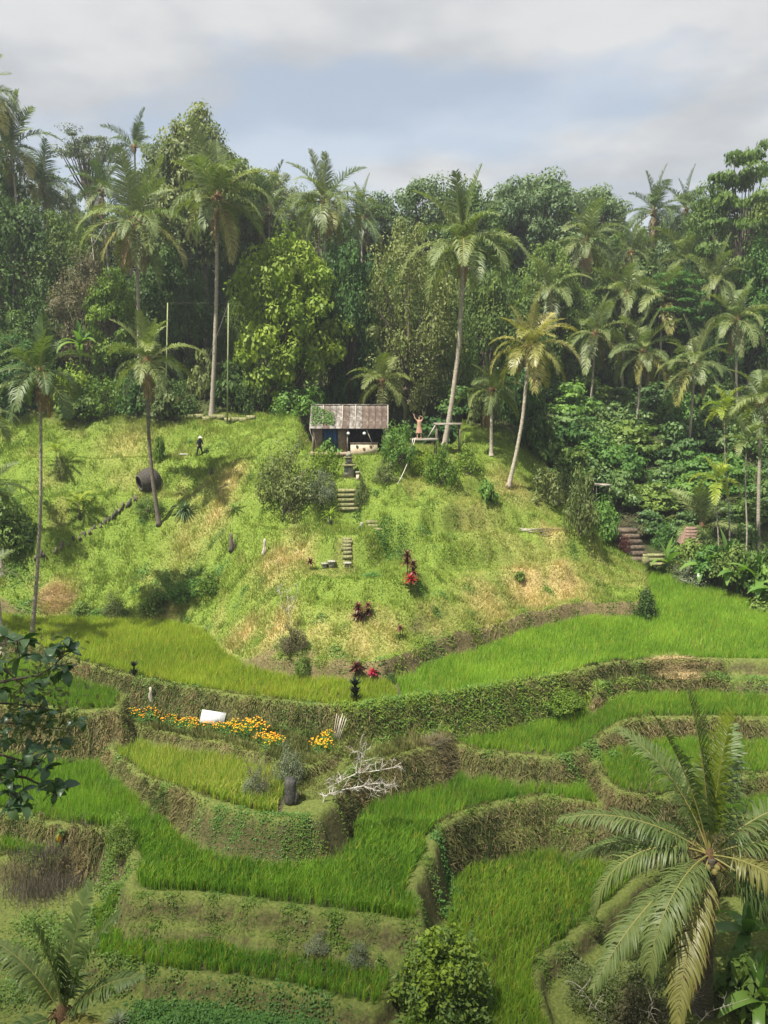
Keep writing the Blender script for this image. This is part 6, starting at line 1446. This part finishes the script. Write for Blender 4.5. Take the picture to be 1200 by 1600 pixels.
weeds('weeds', [(410, 1310, .8, .8), (450, 1305, .8, .8), (370, 1300, .6, .7), (480, 1310, .5, .5), (340, 1290, .4, .5), (250, 1250, .5, .4)], 'weed', 'small leaved weeds on the face of the mound', .07, .2, 900)
weeds('weeds', [(700, 1370, .5, .9), (712, 1400, .5, .9), (700, 1430, .5, .9), (690, 1330, .4, .4)], 'fresh', 'light leaved weeds in the shaded corner of the bottom paddy', .12, .4, 350)
weeds('weeds', [(600, 850, .8, .8), (620, 870, .8, .8), (600, 830, .7, .6), (580, 900, .6, .4), (650, 915, .6, .4), (560, 800, .5, .4)], 'weed', 'dark leafy ground cover beside the middle steps', .12, .25, 700)
weeds('weeds', [(270, 1110, .7, .7), (235, 1105, .6, .8), (300, 1105, .7, .4), (440, 1140, .7, .5), (480, 1140, .7, .6)], 'weed', 'low green weeds behind the marigold row', .08, .3, 800)
weeds('weeds', [(260, 910, 1.0, .8), (220, 900, .9, .5), (300, 900, .9, .8), (20, 900, 1.6, 1.2), (30, 840, 1.8, 1.4), (10, 800, 1.6, 1.0), (40, 960, 1.4, 1), (340, 900, .8, .6), (240, 940, .8, .8), (150, 965, .6, .5)], 'fresh', 'leafy ground cover on the left slope', .12, .35, 800)
weeds('weeds', [(900, 1520, .6, .7), (940, 1530, .8, .8), (1000, 1530, .8, .8), (1060, 1540, .8, .6), (960, 1570, .9, .8), (1130, 1560, .8, .7)], 'olive', 'tangled low brush below the bund at bottom right', .09, .4, 900)
hs = np.random.default_rng(31); sp_ = []
while len(sp_) < 150:
    x_, y_ = hs.uniform(0, 1000), hs.uniform(690, 1040)
    q = G(x_, y_); j_, i_ = cell(q[0], q[1])
    if GO[j_, i_] == 200 and q[1] < 68 and not (480 < x_ < 680 and 870 < y_ < 950 and hs.random() < .8): sp_.append((x_, y_, hs.uniform(.25, .7), hs.uniform(.3, 1)))
weeds('weeds', sp_[:80], 'weed', 'small dark weed patches scattered over the hill', .10, .28, 190)
weeds('weeds', sp_[80:], 'yellow', 'small light weed patches scattered over the hill', .09, .30, 170, .3)
bs = []
while len(bs) < 90:
    x_, y_ = hs.uniform(0, 1200), hs.uniform(1030, 1600)
    q = G(x_, y_); j_, i_ = cell(q[0], q[1])
    if GO[j_, i_] >= 100: bs.append((x_, y_, hs.uniform(.2, .5), hs.uniform(.4, 1)))
weeds('weeds', bs[:50], 'weed', 'small weed patches hanging on the terrace banks', .09, .25, 180)
weeds('weeds', bs[50:], 'yellow', 'light grassy tufts on the terrace banks', .10, .25, 150, .25)
weeds('weeds', [(x, y - 4, .6, .8) for x, y in [(660, 1018), (700, 1000), (740, 988), (780, 978), (820, 970), (860, 962), (900, 946), (940, 942), (980, 940), (400, 1010), (440, 1030), (500, 1040), (560, 1046), (620, 1034)]], 'yellow', 'long grass hanging over the brown cut bank at the foot of the hill', .26, .25, 230, .13)
weeds('weeds', [(x, y, .5, .8) for x, y in [(690, 1022), (750, 1004), (830, 984), (905, 968), (985, 955), (470, 1052), (530, 1052), (600, 1052)]], 'weed', 'small weeds growing on the brown cut bank', .09, .2, 160)
def dead_patch():
    n = 2600
    c = [G(x, y) for x, y in [(40, 1385), (80, 1370), (110, 1375), (60, 1400)]]
    k = rng.integers(0, len(c), n); P = np.array(c)[k]; x = P[:, 0] + rng.normal(0, .6, n); y = P[:, 1] + rng.normal(0, .45, n); z = Hz(x, y)
    blade_obj('dead_grass', [blades(np.stack([x, y, z], -1), .35 + .5 * rng.random(n), np.full(n, .022), np.abs(rng.normal(.3, .3, n)), rng.random(n) * 6.28, rng.random(n))], M['deadgrass'], 'purple brown dead grass on the bank at lower left')
dead_patch()
pf_ = G(95, 1325); fr = thing('fruit_sapling', pf_, 'single orange fruit on a bare stalk over the dead grass at left', 'fruit')
m = MB(); m.tube([(.1, 0, -.1), (.08, 0, .35), (.02, 0, .62), (-.02, 0, .6), (-.03, 0, .52)], [.02, .016, .012, .009, .007], 5); m.build('stalk', M['bark'], fr, smooth=True)
m = MB(); m.lathe([(.001, -.20), (.06, -.13), (.11, 0), (.08, .12), (.03, .19), (.001, .2)], 9); m.build('fruit', M['orange'], fr, (-.03, 0, .33), smooth=True)
link('leaf_tuft', rosette('leaf_tuft', 9, .3, .09, 70, -10, 60, 77, 'mid'), fr, (.02, 0, .6))
# ------------------------------------------------------------------ unseen cloud added to shade the near side of the valley, and haze
def cloud():
    bm = bmesh.new(); g = random.Random(2)
    c = Vector((0.5, 19.0, 0.0)) + SUN_DIR * 1150
    for k in range(26):
        a = g.random() * 6.28; q = math.sqrt(g.random()); r = g.uniform(5, 9)
        ox, oy = math.cos(a) * q * 40, math.sin(a) * q * 12
        mat = Matrix.Translation((ox, oy, g.uniform(-2, 5))) @ Matrix.Diagonal((r * 1.5, r, r * .7, 1))
        bmesh.ops.create_icosphere(bm, subdivisions=2, radius=1.0, matrix=mat)
    me = bpy.data.meshes.new('cloud'); bm.to_mesh(me); bm.free(); me.materials.append(M['cloud'])
    for p_ in me.polygons: p_.use_smooth = True
    tag(link('cloud', me, None, c), kind='structure')
cloud()
def haze(density):
    bm = bmesh.new(); bmesh.ops.create_cube(bm, size=1.0)
    me = bpy.data.meshes.new('haze'); bm.to_mesh(me); bm.free()
    m, n = new_mat('haze_air'); out = n.nodes.new('ShaderNodeOutputMaterial'); v = n.nodes.new('ShaderNodeVolumePrincipled')
    v.inputs['Color'].default_value = (.86, .92, 1.0, 1); v.inputs['Density'].default_value = density; v.inputs['Anisotropy'].default_value = .2
    n.links.new(v.outputs[0], out.inputs['Volume']); me.materials.append(m)
    zlo, zhi = GZ.min() - 1.5, 75.0
    o = link('haze', me, None, (0, 144, (zlo + zhi) / 2), None, (420, 330, zhi - zlo)); tag(o, 'thin pale haze in the air over the valley', kind='stuff')
if HAZE > 0: haze(HAZE)
